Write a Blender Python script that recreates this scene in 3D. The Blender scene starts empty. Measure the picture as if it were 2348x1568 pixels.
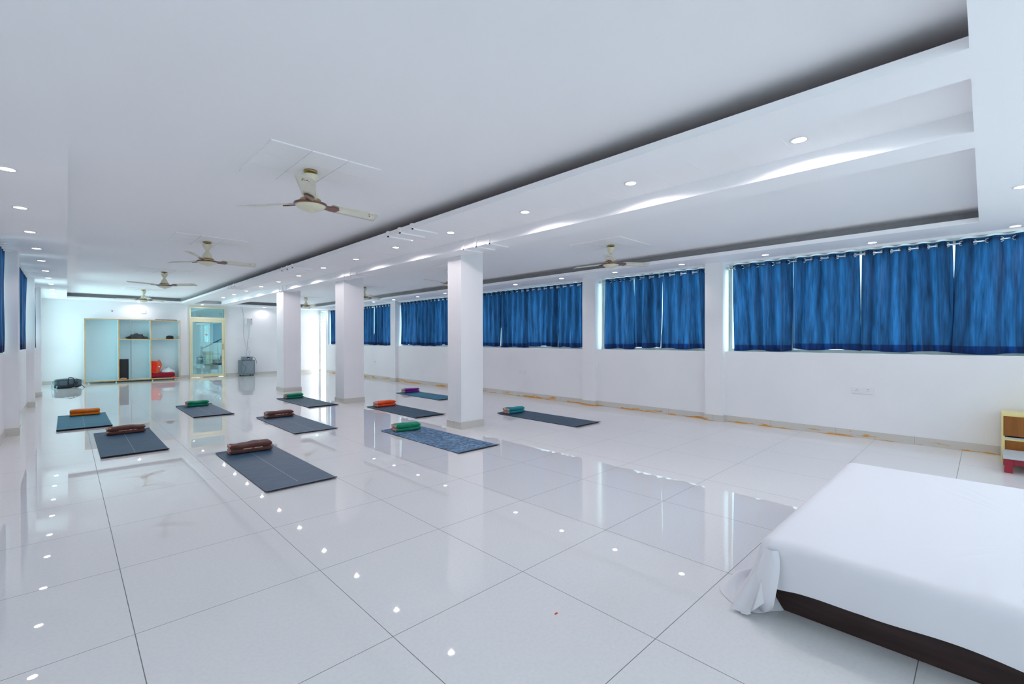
import bpy, bmesh, math, random
from mathutils import Vector, Matrix, noise
PI = math.pi
S = bpy.context.scene
C = S.collection
random.seed(7)

# ------------------------------------------------------------------ camera, world, exposure
cam_d = bpy.data.cameras.new('camera')
cam = bpy.data.objects.new('camera', cam_d)
C.objects.link(cam)
cam_d.sensor_width = 36.0
cam_d.lens = 36.0 * 1053.0 / 2348.0
cam_d.clip_start = 0.02
cam.location = (0.0, 0.0, 1.284)
cam.rotation_euler = (PI / 2 - 0.0044, 0.0011, -0.7701)
S.camera = cam

S.view_settings.view_transform = 'Standard'
S.view_settings.look = 'None'
S.view_settings.gamma = 1.0
S.view_settings.use_curve_mapping = False
S.view_settings.exposure = 0.28
try:
    S.cycles.max_bounces = 12
    S.cycles.diffuse_bounces = 9
    S.cycles.glossy_bounces = 5
    S.cycles.transparent_max_bounces = 12
    S.cycles.sample_clamp_indirect = 6.0
    S.cycles.caustics_reflective = False
    S.cycles.caustics_refractive = False
except Exception:
    pass

SKY_COL = (0.925, 0.965, 1.0, 1.0)
SKY_STR = 2.1
SPOT_W = 18.0
w = bpy.data.worlds.new('daylight')
S.world = w
w.use_nodes = True
# overcast sky, brighter towards a hazy sun beyond the right hand windows
_N, _L = w.node_tree.nodes, w.node_tree.links
_bg = _N['Background']
_bg.inputs[0].default_value = SKY_COL
_tc = _N.new('ShaderNodeTexCoord')
_dp = _N.new('ShaderNodeVectorMath'); _dp.operation = 'DOT_PRODUCT'
_sd = Vector((0.66, -0.62, 0.36)).normalized()
_dp.inputs[1].default_value = _sd
_L.new(_tc.outputs['Generated'], _dp.inputs[0])
_mx = _N.new('ShaderNodeMath'); _mx.operation = 'MAXIMUM'; _mx.inputs[1].default_value = 0.0
_L.new(_dp.outputs['Value'], _mx.inputs[0])
_pw = _N.new('ShaderNodeMath'); _pw.operation = 'POWER'; _pw.inputs[1].default_value = 12.0
_L.new(_mx.outputs[0], _pw.inputs[0])
_ma = _N.new('ShaderNodeMath'); _ma.operation = 'MULTIPLY_ADD'
_ma.inputs[1].default_value = SKY_STR * 8.0
_ma.inputs[2].default_value = SKY_STR
_L.new(_pw.outputs[0], _ma.inputs[0])
# added glow below the horizon, brightens the ceiling
_sz = _N.new('ShaderNodeSeparateXYZ')
_L.new(_tc.outputs['Generated'], _sz.inputs[0])
_gr = _N.new('ShaderNodeMapRange')
_gr.inputs[1].default_value = 0.02
_gr.inputs[2].default_value = -0.08
_gr.inputs[3].default_value = 0.0
_gr.inputs[4].default_value = SKY_STR * 1.6
_L.new(_sz.outputs['Z'], _gr.inputs[0])
_ad = _N.new('ShaderNodeMath'); _ad.operation = 'ADD'
_L.new(_ma.outputs[0], _ad.inputs[0])
_L.new(_gr.outputs[0], _ad.inputs[1])
_L.new(_ad.outputs[0], _bg.inputs[1])


def portal(name, loc, size_x, size_y, rot):
    l = bpy.data.lights.new(name, 'AREA')
    l.shape = 'RECTANGLE'
    l.size = size_x
    l.size_y = size_y
    l.cycles.is_portal = True
    o = bpy.data.objects.new(name, l)
    C.objects.link(o)
    o.location = loc
    o.rotation_euler = rot
    return o


# ------------------------------------------------------------------ materials
def nmat(name):
    m = bpy.data.materials.new(name)
    m.use_nodes = True
    nt = m.node_tree
    return m, nt, nt.nodes['Principled BSDF'], nt.nodes, nt.links


def coords(nt, scale=(1, 1, 1), kind='Object'):
    tc = nt.nodes.new('ShaderNodeTexCoord')
    mp = nt.nodes.new('ShaderNodeMapping')
    mp.inputs['Scale'].default_value = scale
    nt.links.new(tc.outputs[kind], mp.inputs['Vector'])
    return mp.outputs['Vector']


def world_coords(nt, scale=(1, 1, 1)):
    g = nt.nodes.new('ShaderNodeNewGeometry')
    mp = nt.nodes.new('ShaderNodeMapping')
    mp.inputs['Scale'].default_value = scale
    nt.links.new(g.outputs['Position'], mp.inputs['Vector'])
    return mp.outputs['Vector']


def add_bump(nt, p, vec, scale, strength, dist=0.002, detail=4):
    n = nt.nodes.new('ShaderNodeTexNoise')
    n.inputs['Scale'].default_value = scale
    n.inputs['Detail'].default_value = detail
    nt.links.new(vec, n.inputs['Vector'])
    b = nt.nodes.new('ShaderNodeBump')
    b.inputs['Strength'].default_value = strength
    b.inputs['Distance'].default_value = dist
    nt.links.new(n.outputs['Fac'], b.inputs['Height'])
    nt.links.new(b.outputs['Normal'], p.inputs['Normal'])
    return n


def plain(name, col, rough=0.5, metal=0.0, var=0.06, nscale=12.0, bump=0.0, bscale=80.0, spec=0.5, coat=0.0):
    m, nt, p, N, L = nmat(name)
    vec = coords(nt)
    n = N.new('ShaderNodeTexNoise')
    n.inputs['Scale'].default_value = nscale
    n.inputs['Detail'].default_value = 3
    L.new(vec, n.inputs['Vector'])
    r = N.new('ShaderNodeValToRGB')
    r.color_ramp.elements[0].position = 0.3
    r.color_ramp.elements[1].position = 0.7
    r.color_ramp.elements[0].color = [c * (1 - var) for c in col] + [1]
    r.color_ramp.elements[1].color = [min(1, c * (1 + var)) for c in col] + [1]
    L.new(n.outputs['Fac'], r.inputs['Fac'])
    L.new(r.outputs['Color'], p.inputs['Base Color'])
    p.inputs['Roughness'].default_value = rough
    p.inputs['Metallic'].default_value = metal
    p.inputs['Specular IOR Level'].default_value = spec
    p.inputs['Coat Weight'].default_value = coat
    if bump > 0:
        add_bump(nt, p, vec, bscale, bump)
    return m


def emit(name, col, strength):
    m = bpy.data.materials.new(name)
    m.use_nodes = True
    nt = m.node_tree
    nt.nodes.remove(nt.nodes['Principled BSDF'])
    e = nt.nodes.new('ShaderNodeEmission')
    e.inputs[0].default_value = (*col, 1)
    e.inputs[1].default_value = strength
    nt.links.new(e.outputs[0], nt.nodes['Material Output'].inputs[0])
    return m


def glass(name, tint, refl=0.12, rough=0.0):
    m = bpy.data.materials.new(name)
    m.use_nodes = True
    nt = m.node_tree
    N, L = nt.nodes, nt.links
    N.remove(N['Principled BSDF'])
    t = N.new('ShaderNodeBsdfTransparent')
    t.inputs[0].default_value = (*tint, 1)
    g = N.new('ShaderNodeBsdfGlossy')
    g.inputs['Color'].default_value = (0.75, 1.0, 0.98, 1)
    g.inputs['Roughness'].default_value = rough
    lw = N.new('ShaderNodeLayerWeight')
    lw.inputs[0].default_value = 0.25
    ma = N.new('ShaderNodeMath')
    ma.operation = 'MULTIPLY_ADD'
    ma.inputs[1].default_value = 0.6
    ma.inputs[2].default_value = refl
    L.new(lw.outputs['Fresnel'], ma.inputs[0])
    mx = N.new('ShaderNodeMixShader')
    L.new(ma.outputs[0], mx.inputs[0])
    L.new(t.outputs[0], mx.inputs[1])
    L.new(g.outputs[0], mx.inputs[2])
    L.new(mx.outputs[0], N['Material Output'].inputs[0])
    return m


def mat_wall():
    m, nt, p, N, L = nmat('painted_plaster')
    v = world_coords(nt)
    n = N.new('ShaderNodeTexNoise')
    n.inputs['Scale'].default_value = 1.3
    n.inputs['Detail'].default_value = 6
    L.new(v, n.inputs['Vector'])
    r = N.new('ShaderNodeValToRGB')
    r.color_ramp.elements[0].position = 0.25
    r.color_ramp.elements[0].color = (0.79, 0.795, 0.805, 1)
    r.color_ramp.elements[1].position = 0.6
    r.color_ramp.elements[1].color = (0.83, 0.835, 0.845, 1)
    L.new(n.outputs['Fac'], r.inputs['Fac'])
    # a few small scuffs
    n2 = N.new('ShaderNodeTexNoise')
    n2.inputs['Scale'].default_value = 9.0
    n2.inputs['Detail'].default_value = 8
    n2.inputs['Roughness'].default_value = 0.7
    L.new(v, n2.inputs['Vector'])
    r2 = N.new('ShaderNodeValToRGB')
    r2.color_ramp.elements[0].position = 0.70
    r2.color_ramp.elements[0].color = (1, 1, 1, 1)
    r2.color_ramp.elements[1].position = 0.76
    r2.color_ramp.elements[1].color = (0.80, 0.79, 0.78, 1)
    L.new(n2.outputs['Fac'], r2.inputs['Fac'])
    mx = N.new('ShaderNodeMix')
    mx.data_type = 'RGBA'
    mx.blend_type = 'MULTIPLY'
    mx.inputs[0].default_value = 1.0
    L.new(r.outputs['Color'], mx.inputs[6])
    L.new(r2.outputs['Color'], mx.inputs[7])
    L.new(mx.outputs[2], p.inputs['Base Color'])
    p.inputs['Roughness'].default_value = 0.55
    p.inputs['Specular IOR Level'].default_value = 0.3
    add_bump(nt, p, v, 120, 0.06)
    return m


def grid_lines(nt, v, x0, y0, step, half):
    """1 on the joints of a square grid lying in the floor plane"""
    N, L = nt.nodes, nt.links
    sx = N.new('ShaderNodeSeparateXYZ')
    L.new(v, sx.inputs[0])
    outs = []
    for k, o in ((0, x0), (1, y0)):
        a = N.new('ShaderNodeMath'); a.operation = 'SUBTRACT'; a.inputs[1].default_value = o - 100 * step - step / 2
        L.new(sx.outputs[k], a.inputs[0])
        b = N.new('ShaderNodeMath'); b.operation = 'MODULO'; b.inputs[1].default_value = step
        L.new(a.outputs[0], b.inputs[0])
        c = N.new('ShaderNodeMath'); c.operation = 'SUBTRACT'; c.inputs[1].default_value = step / 2
        L.new(b.outputs[0], c.inputs[0])
        d = N.new('ShaderNodeMath'); d.operation = 'ABSOLUTE'
        L.new(c.outputs[0], d.inputs[0])
        e = N.new('ShaderNodeMath'); e.operation = 'LESS_THAN'; e.inputs[1].default_value = half
        L.new(d.outputs[0], e.inputs[0])
        outs.append(e)
    f = N.new('ShaderNodeMath'); f.operation = 'MAXIMUM'
    L.new(outs[0].outputs[0], f.inputs[0])
    L.new(outs[1].outputs[0], f.inputs[1])
    return f.outputs[0]


def mat_floor():
    m, nt, p, N, L = nmat('polished_vitrified_tile')
    v = world_coords(nt)
    ln = grid_lines(nt, v, 0.210, 1.784, 0.8, 0.0017)
    n = N.new('ShaderNodeTexNoise')
    n.inputs['Scale'].default_value = 60.0
    n.inputs['Detail'].default_value = 6
    L.new(v, n.inputs['Vector'])
    r = N.new('ShaderNodeValToRGB')
    r.color_ramp.elements[0].position = 0.3
    r.color_ramp.elements[0].color = (0.76, 0.755, 0.75, 1)
    r.color_ramp.elements[1].position = 0.6
    r.color_ramp.elements[1].color = (0.795, 0.79, 0.785, 1)
    L.new(n.outputs['Fac'], r.inputs['Fac'])
    mx = N.new('ShaderNodeMix')
    mx.data_type = 'RGBA'
    L.new(ln, mx.inputs[0])
    L.new(r.outputs['Color'], mx.inputs[6])
    mx.inputs[7].default_value = (0.17, 0.17, 0.17, 1)
    L.new(mx.outputs[2], p.inputs['Base Color'])
    rm = N.new('ShaderNodeMath'); rm.operation = 'MULTIPLY_ADD'
    rm.inputs[1].default_value = 0.5
    rm.inputs[2].default_value = 0.016
    L.new(ln, rm.inputs[0])
    L.new(rm.outputs[0], p.inputs['Roughness'])
    p.inputs['IOR'].default_value = 1.52
    # very slight waviness of each polished tile
    n3 = N.new('ShaderNodeTexNoise')
    n3.inputs['Scale'].default_value = 1.6
    n3.inputs['Detail'].default_value = 1
    L.new(v, n3.inputs['Vector'])
    b = N.new('ShaderNodeBump')
    b.inputs['Strength'].default_value = 0.06
    b.inputs['Distance'].default_value = 0.004
    L.new(n3.outputs['Fac'], b.inputs['Height'])
    L.new(b.outputs['Normal'], p.inputs['Normal'])
    return m


def mat_skirting(stains):
    m, nt, p, N, L = nmat('skirting_tile' + ('_stained' if stains else ''))
    v = world_coords(nt)
    sx = N.new('ShaderNodeSeparateXYZ')
    L.new(v, sx.inputs[0])
    a = N.new('ShaderNodeMath'); a.operation = 'MODULO'; a.inputs[1].default_value = 0.8
    a0 = N.new('ShaderNodeMath'); a0.operation = 'ADD'; a0.inputs[1].default_value = 80.2
    L.new(sx.outputs[1], a0.inputs[0]); L.new(a0.outputs[0], a.inputs[0])
    c = N.new('ShaderNodeMath'); c.operation = 'LESS_THAN'; c.inputs[1].default_value = 0.004
    L.new(a.outputs[0], c.inputs[0])
    mx = N.new('ShaderNodeMix'); mx.data_type = 'RGBA'
    L.new(c.outputs[0], mx.inputs[0])
    mx.inputs[6].default_value = (0.60, 0.58, 0.53, 1)
    mx.inputs[7].default_value = (0.36, 0.34, 0.31, 1)
    out = mx.outputs[2]
    if stains:
        n = N.new('ShaderNodeTexNoise')
        n.inputs['Scale'].default_value = 1.0
        n.inputs['Detail'].default_value = 6
        n.inputs['Roughness'].default_value = 0.62
        mp = N.new('ShaderNodeMapping')
        mp.inputs['Scale'].default_value = (1, 3.0, 20)
        L.new(v, mp.inputs['Vector'])
        L.new(mp.outputs[0], n.inputs['Vector'])
        # only in the lower half of the strip
        zf = N.new('ShaderNodeMapRange')
        zf.inputs[1].default_value = 0.0
        zf.inputs[2].default_value = 0.085
        zf.inputs[3].default_value = 0.085
        zf.inputs[4].default_value = -0.15
        L.new(sx.outputs[2], zf.inputs[0])
        ad = N.new('ShaderNodeMath'); ad.operation = 'ADD'
        L.new(n.outputs['Fac'], ad.inputs[0]); L.new(zf.outputs[0], ad.inputs[1])
        r = N.new('ShaderNodeValToRGB')
        r.color_ramp.elements[0].position = 0.525
        r.color_ramp.elements[0].color = (0, 0, 0, 1)
        r.color_ramp.elements[1].position = 0.585
        r.color_ramp.elements[1].color = (1, 1, 1, 1)
        L.new(ad.outputs[0], r.inputs['Fac'])
        m2 = N.new('ShaderNodeMix'); m2.data_type = 'RGBA'
        L.new(r.outputs['Color'], m2.inputs[0])
        L.new(out, m2.inputs[6])
        m2.inputs[7].default_value = (0.62, 0.30, 0.05, 1)
        out = m2.outputs[2]
    L.new(out, p.inputs['Base Color'])
    p.inputs['Roughness'].default_value = 0.18
    return m


def mat_curtain(name, tr, df, tfac=0.62):
    m = bpy.data.materials.new(name)
    m.use_nodes = True
    nt = m.node_tree
    N, L = nt.nodes, nt.links
    N.remove(N['Principled BSDF'])
    v = coords(nt, (1, 1, 1))
    wv = N.new('ShaderNodeTexNoise')
    mp = N.new('ShaderNodeMapping')
    mp.inputs['Scale'].default_value = (60, 60, 5)
    L.new(v, mp.inputs['Vector'])
    L.new(mp.outputs[0], wv.inputs['Vector'])
    wv.inputs['Scale'].default_value = 1.0
    wv.inputs['Detail'].default_value = 4
    big = N.new('ShaderNodeTexNoise')
    big.inputs['Scale'].default_value = 1.0
    mpb = N.new('ShaderNodeMapping')
    mpb.inputs['Scale'].default_value = (13, 13, 1.6)
    L.new(v, mpb.inputs['Vector'])
    L.new(mpb.outputs[0], big.inputs['Vector'])
    ad = N.new('ShaderNodeMath'); ad.operation = 'ADD'
    L.new(wv.outputs['Fac'], ad.inputs[0]); L.new(big.outputs['Fac'], ad.inputs[1])
    r = N.new('ShaderNodeValToRGB')
    r.color_ramp.elements[0].position = 0.35
    r.color_ramp.elements[0].color = [c * 0.5 for c in tr] + [1]
    r.color_ramp.elements[1].position = 0.66
    r.color_ramp.elements[1].color = [min(1, c * 2.0) for c in tr] + [1]
    hf = N.new('ShaderNodeMath'); hf.operation = 'MULTIPLY'; hf.inputs[1].default_value = 0.5
    L.new(ad.outputs[0], hf.inputs[0])
    L.new(hf.outputs[0], r.inputs['Fac'])
    t = N.new('ShaderNodeBsdfTranslucent')
    L.new(r.outputs['Color'], t.inputs['Color'])
    p = N.new('ShaderNodeBsdfPrincipled')
    p.inputs['Base Color'].default_value = (*df, 1)
    p.inputs['Roughness'].default_value = 0.6
    p.inputs['Sheen Weight'].default_value = 0.3
    p.inputs['Specular IOR Level'].default_value = 0.3
    b = N.new('ShaderNodeBump')
    b.inputs['Strength'].default_value = 0.35
    b.inputs['Distance'].default_value = 0.006
    mp2 = N.new('ShaderNodeMapping')
    mp2.inputs['Scale'].default_value = (9, 16, 5)
    mp2.inputs['Rotation'].default_value = (0.5, 0, 0)
    L.new(v, mp2.inputs['Vector'])
    wr = N.new('ShaderNodeTexNoise')
    wr.inputs['Scale'].default_value = 1.0
    wr.inputs['Detail'].default_value = 3
    wr.inputs['Distortion'].default_value = 0.6
    L.new(mp2.outputs[0], wr.inputs['Vector'])
    L.new(wr.outputs['Fac'], b.inputs['Height'])
    L.new(b.outputs['Normal'], p.inputs['Normal'])
    L.new(b.outputs['Normal'], t.inputs['Normal'])
    mx = N.new('ShaderNodeMixShader')
    mx.inputs[0].default_value = tfac
    L.new(p.outputs[0], mx.inputs[1])
    L.new(t.outputs[0], mx.inputs[2])
    L.new(mx.outputs[0], N['Material Output'].inputs[0])
    return m


def mat_wood(name, dark, light, scale=(3, 3, 30), rough=0.45):
    m, nt, p, N, L = nmat(name)
    v = coords(nt, scale)
    n = N.new('ShaderNodeTexNoise')
    n.inputs['Scale'].default_value = 1.0
    n.inputs['Detail'].default_value = 5
    n.inputs['Distortion'].default_value = 0.4
    L.new(v, n.inputs['Vector'])
    r = N.new('ShaderNodeValToRGB')
    r.color_ramp.elements[0].position = 0.35
    r.color_ramp.elements[0].color = (*dark, 1)
    r.color_ramp.elements[1].position = 0.65
    r.color_ramp.elements[1].color = (*light, 1)
    L.new(n.outputs['Fac'], r.inputs['Fac'])
    L.new(r.outputs['Color'], p.inputs['Base Color'])
    p.inputs['Roughness'].default_value = rough
    return m


def mat_mat(name, col, line, wave=0.0, light=None):
    """rubber yoga mat with a thin centre line printed along it"""
    m, nt, p, N, L = nmat(name)
    v = coords(nt)
    n = N.new('ShaderNodeTexNoise')
    n.inputs['Scale'].default_value = 5.0
    n.inputs['Detail'].default_value = 6
    mp = N.new('ShaderNodeMapping')
    mp.inputs['Scale'].default_value = (1.0, 3.0, 1)
    L.new(v, mp.inputs['Vector'])
    L.new(mp.outputs[0], n.inputs['Vector'])
    r = N.new('ShaderNodeValToRGB')
    r.color_ramp.elements[0].position = 0.35
    r.color_ramp.elements[0].color = [c * 0.88 for c in col] + [1]
    r.color_ramp.elements[1].position = 0.65
    r.color_ramp.elements[1].color = [c * 1.12 for c in col] + [1]
    L.new(n.outputs['Fac'], r.inputs['Fac'])
    base = r.outputs['Color']
    if light:
        wn = N.new('ShaderNodeTexNoise')
        wn.inputs['Scale'].default_value = 1.0
        wn.inputs['Detail'].default_value = 3
        wn.inputs['Distortion'].default_value = 1.4
        mp3 = N.new('ShaderNodeMapping')
        mp3.inputs['Scale'].default_value = (13, 30, 1)
        mp3.inputs['Rotation'].default_value = (0, 0, 0.35)
        L.new(v, mp3.inputs['Vector'])
        L.new(mp3.outputs[0], wn.inputs['Vector'])
        r3 = N.new('ShaderNodeValToRGB')
        r3.color_ramp.elements[0].position = 0.44
        r3.color_ramp.elements[0].color = (0, 0, 0, 1)
        r3.color_ramp.elements[1].position = 0.62
        r3.color_ramp.elements[1].color = (1, 1, 1, 1)
        L.new(wn.outputs['Fac'], r3.inputs['Fac'])
        mm = N.new('ShaderNodeMix'); mm.data_type = 'RGBA'
        L.new(r3.outputs['Color'], mm.inputs[0])
        L.new(base, mm.inputs[6])
        mm.inputs[7].default_value = (*light, 1)
        base = mm.outputs[2]
    if line:
        sx = N.new('ShaderNodeSeparateXYZ')
        L.new(v, sx.inputs[0])
        a = N.new('ShaderNodeMath'); a.operation = 'ABSOLUTE'
        L.new(sx.outputs[0], a.inputs[0])
        c = N.new('ShaderNodeMath'); c.operation = 'LESS_THAN'; c.inputs[1].default_value = 0.0014
        L.new(a.outputs[0], c.inputs[0])
        d = N.new('ShaderNodeMath'); d.operation = 'ABSOLUTE'
        L.new(sx.outputs[1], d.inputs[0])
        e = N.new('ShaderNodeMath'); e.operation = 'LESS_THAN'; e.inputs[1].default_value = 0.78
        L.new(d.outputs[0], e.inputs[0])
        f = N.new('ShaderNodeMath'); f.operation = 'MULTIPLY'
        L.new(c.outputs[0], f.inputs[0]); L.new(e.outputs[0], f.inputs[1])
        mx = N.new('ShaderNodeMix'); mx.data_type = 'RGBA'
        L.new(f.outputs[0], mx.inputs[0])
        L.new(base, mx.inputs[6])
        mx.inputs[7].default_value = (0.42, 0.48, 0.46, 1)
        base = mx.outputs[2]
    L.new(base, p.inputs['Base Color'])
    p.inputs['Roughness'].default_value = 0.55
    nb = add_bump(nt, p, v, 160 if not wave else 40, 0.35 if not wave else 0.6, 0.002)
    return m


def mat_patchwork():
    m, nt, p, N, L = nmat('printed_cotton')
    v = coords(nt, (1, 1, 1))
    vo = N.new('ShaderNodeTexVoronoi')
    vo.inputs['Scale'].default_value = 42.0
    L.new(v, vo.inputs['Vector'])
    r = N.new('ShaderNodeValToRGB')
    r.color_ramp.interpolation = 'CONSTANT'
    cols = [(0.0, (0.42, 0.28, 0.22)), (0.3, (0.50, 0.40, 0.36)), (0.5, (0.65, 0.20, 0.05)),
            (0.62, (0.45, 0.04, 0.07)), (0.72, (0.62, 0.50, 0.42)), (0.88, (0.28, 0.22, 0.38))]
    e = r.color_ramp.elements
    e[0].position, e[0].color = 0.0, (*cols[0][1], 1)
    e[1].position, e[1].color = cols[1][0], (*cols[1][1], 1)
    for pos, c in cols[2:]:
        x = e.new(pos)
        x.color = (*c, 1)
    sp = N.new('ShaderNodeSeparateColor')
    L.new(vo.outputs['Color'], sp.inputs[0])
    L.new(sp.outputs[0], r.inputs['Fac'])
    L.new(r.outputs['Color'], p.inputs['Base Color'])
    p.inputs['Roughness'].default_value = 0.9
    return m


def cloth(name, col, var=0.12, bump=0.5):
    m, nt, p, N, L = nmat(name)
    v = coords(nt)
    n = N.new('ShaderNodeTexNoise')
    n.inputs['Scale'].default_value = 18
    n.inputs['Detail'].default_value = 5
    L.new(v, n.inputs['Vector'])
    r = N.new('ShaderNodeValToRGB')
    r.color_ramp.elements[0].position = 0.3
    r.color_ramp.elements[0].color = [c * (1 - var) for c in col] + [1]
    r.color_ramp.elements[1].position = 0.7
    r.color_ramp.elements[1].color = [min(1, c * (1 + var)) for c in col] + [1]
    L.new(n.outputs['Fac'], r.inputs['Fac'])
    L.new(r.outputs['Color'], p.inputs['Base Color'])
    p.inputs['Roughness'].default_value = 0.85
    p.inputs['Sheen Weight'].default_value = 0.2
    p.inputs['Specular IOR Level'].default_value = 0.2
    add_bump(nt, p, v, 30, bump, 0.004)
    return m


M = {}
M['wall'] = mat_wall()
M['ceil'] = plain('ceiling_paint', (0.94, 0.94, 0.95), 0.6, var=0.01, nscale=1.0, spec=0.25)
M['floor'] = mat_floor()
M['skirt'] = mat_skirting(False)
M['skirt_st'] = mat_skirting(True)
M['curtain'] = mat_curtain('blue_curtain_cloth', (0.0085, 0.042, 0.108), (0.006, 0.020, 0.070))
M['hem'] = mat_curtain('blue_curtain_hem', (0.002, 0.014, 0.062), (0.005, 0.017, 0.068))
M['cove'] = plain('shaded_brown_board', (0.22, 0.16, 0.165), 0.8)  # brown board tone, darkened to stand in for shade inside the cove
M['covegrey'] = plain('cove_shade_grey', (0.46, 0.45, 0.46), 0.7)  # shade of the right and far coves put into the lining colour
M['chrome'] = plain('chrome', (0.78, 0.79, 0.80), 0.18, 1.0, var=0.02)
M['steel'] = plain('brushed_steel', (0.6, 0.62, 0.63), 0.3, 1.0, var=0.04)
M['winframe'] = plain('window_aluminium', (0.72, 0.80, 0.76), 0.4, var=0.02)
M['doorframe'] = plain('cream_door_frame', (0.78, 0.75, 0.50), 0.35, var=0.02)
M['glass'] = glass('window_glass', (0.80, 0.97, 0.99), 0.03)
M['doorglass'] = glass('tinted_door_glass', (0.42, 0.62, 0.64), 0.26)
M['white'] = plain('white_plastic', (0.80, 0.80, 0.80), 0.35, var=0.01)
M['offwhite'] = plain('grey_white_plastic', (0.55, 0.58, 0.58), 0.4, var=0.02)
M['lens'] = emit('downlight_lens', (1.0, 0.97, 0.97), 14.0)
M['fan_cream'] = plain('cream_enamel', (0.74, 0.70, 0.52), 0.3, var=0.03, coat=0.3)
M['fan_blade'] = plain('cream_fan_blade', (0.76, 0.74, 0.62), 0.35, var=0.04)
M['fan_brown'] = plain('brown_enamel', (0.16, 0.055, 0.035), 0.3, var=0.05, coat=0.4)
M['brass'] = plain('dull_brass', (0.42, 0.30, 0.10), 0.35, 0.8)
M['lam_in'] = plain('pale_laminate', (0.64, 0.78, 0.80), 0.4, var=0.01, nscale=2)
M['lam_out'] = plain('white_laminate', (0.80, 0.80, 0.80), 0.35, var=0.01)
M['edge'] = mat_wood('orange_wood_edging', (0.60, 0.33, 0.10), (0.72, 0.42, 0.14), (6, 6, 6))
M['dark'] = plain('charcoal_foam', (0.012, 0.012, 0.016), 0.7, var=0.1)
M['blk'] = cloth('black_fabric', (0.018, 0.020, 0.026))
M['greycl'] = cloth('grey_cotton', (0.055, 0.058, 0.066), 0.3, 0.8)
M['bagcl'] = plain('black_nylon', (0.020, 0.026, 0.034), 0.38, var=0.25, nscale=30, bump=0.5, bscale=25)
M['bagpan'] = plain('slate_nylon_panel', (0.05, 0.085, 0.115), 0.4, var=0.15, nscale=20, bump=0.4, bscale=25)
M['bagteal'] = plain('silvery_blue_coating', (0.25, 0.55, 0.62), 0.3, var=0.3, nscale=25, bump=0.4, bscale=40)
M['red'] = cloth('red_canvas', (0.75, 0.03, 0.015), 0.1)
M['orangered'] = cloth('orange_red_canvas', (0.80, 0.13, 0.05), 0.1)
M['maroon'] = cloth('maroon_cloth', (0.27, 0.005, 0.02), 0.15)
M['whitecl'] = cloth('white_cotton', (0.72, 0.73, 0.73), 0.04, 0.3)
M['copper'] = plain('tan_wood', (0.55, 0.25, 0.13), 0.5)
M['walnut'] = mat_wood('dark_brown_laminate', (0.024, 0.009, 0.008), (0.045, 0.019, 0.016), (3, 3, 40), 0.5)
M['teak'] = mat_wood('teak_veneer', (0.22, 0.070, 0.004), (0.34, 0.115, 0.008), (20, 20, 2.0), 0.5)
M['creamedge'] = plain('cream_edging', (0.80, 0.68, 0.28), 0.45, var=0.03)
M['redpaint'] = plain('red_gloss_paint', (0.33, 0.012, 0.03), 0.3, var=0.1)
M['stooltop'] = plain('grey_stool_top', (0.50, 0.54, 0.56), 0.45, var=0.06, nscale=30)
M['spk'] = plain('grey_speaker_carpet', (0.17, 0.22, 0.25), 0.75, var=0.1, nscale=60)
M['spkgr'] = plain('grey_speaker_grille', (0.22, 0.28, 0.31), 0.55, var=0.06, nscale=120)
M['amp'] = plain('grey_amplifier_metal', (0.22, 0.27, 0.31), 0.4, 0.3)
M['blackpl'] = plain('black_plastic', (0.02, 0.025, 0.03), 0.4)
M['cable'] = plain('grey_cable', (0.40, 0.48, 0.52), 0.5)
M['brown'] = cloth('brown_cotton', (0.115, 0.045, 0.035), 0.12, 0.4)
M['green'] = cloth('green_cotton', (0.0, 0.235, 0.115), 0.12, 0.4)
M['orange'] = cloth('orange_cotton', (0.68, 0.17, 0.004), 0.12, 0.4)
M['vermil'] = cloth('vermilion_cotton', (0.86, 0.08, 0.01), 0.12, 0.4)
M['purple'] = cloth('purple_cotton', (0.21, 0.012, 0.27), 0.12, 0.4)
M['teal'] = cloth('teal_cotton', (0.0, 0.24, 0.28), 0.12, 0.4)
M['patch'] = mat_patchwork()
M['mat_slate'] = mat_mat('slate_rubber', (0.034, 0.092, 0.160), True)
M['mat_wave'] = mat_mat('textured_blue_rubber', (0.042, 0.085, 0.165), False, 1.0, (0.17, 0.36, 0.56))
M['mat_teal'] = mat_mat('teal_rubber', (0.008, 0.170, 0.265), True)
M['mat_plain'] = mat_mat('plain_slate_rubber', (0.034, 0.080, 0.130), False)
M['matedge'] = plain('black_rubber_edge', (0.012, 0.010, 0.016), 0.7)
M['sheet'] = None


def mat_sheet():
    m, nt, p, N, L = nmat('white_bed_sheet')
    v = world_coords(nt)
    p.inputs['Base Color'].default_value = (0.80, 0.79, 0.82, 1)
    p.inputs['Roughness'].default_value = 0.8
    p.inputs['Sheen Weight'].default_value = 0.15
    p.inputs['Specular IOR Level'].default_value = 0.2
    mp = N.new('ShaderNodeMapping')
    mp.inputs['Scale'].default_value = (2.0, 7.0, 4.0)
    mp.inputs['Rotation'].default_value = (0, 0, 0.25)
    L.new(v, mp.inputs['Vector'])
    n = N.new('ShaderNodeTexNoise')
    n.inputs['Scale'].default_value = 1.0
    n.inputs['Detail'].default_value = 3
    n.inputs['Distortion'].default_value = 0.5
    L.new(mp.outputs[0], n.inputs['Vector'])
    b = N.new('ShaderNodeBump')
    b.inputs['Strength'].default_value = 0.22
    b.inputs['Distance'].default_value = 0.02
    L.new(n.outputs['Fac'], b.inputs['Height'])
    L.new(b.outputs['Normal'], p.inputs['Normal'])
    return m


M['sheet'] = mat_sheet()


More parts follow.
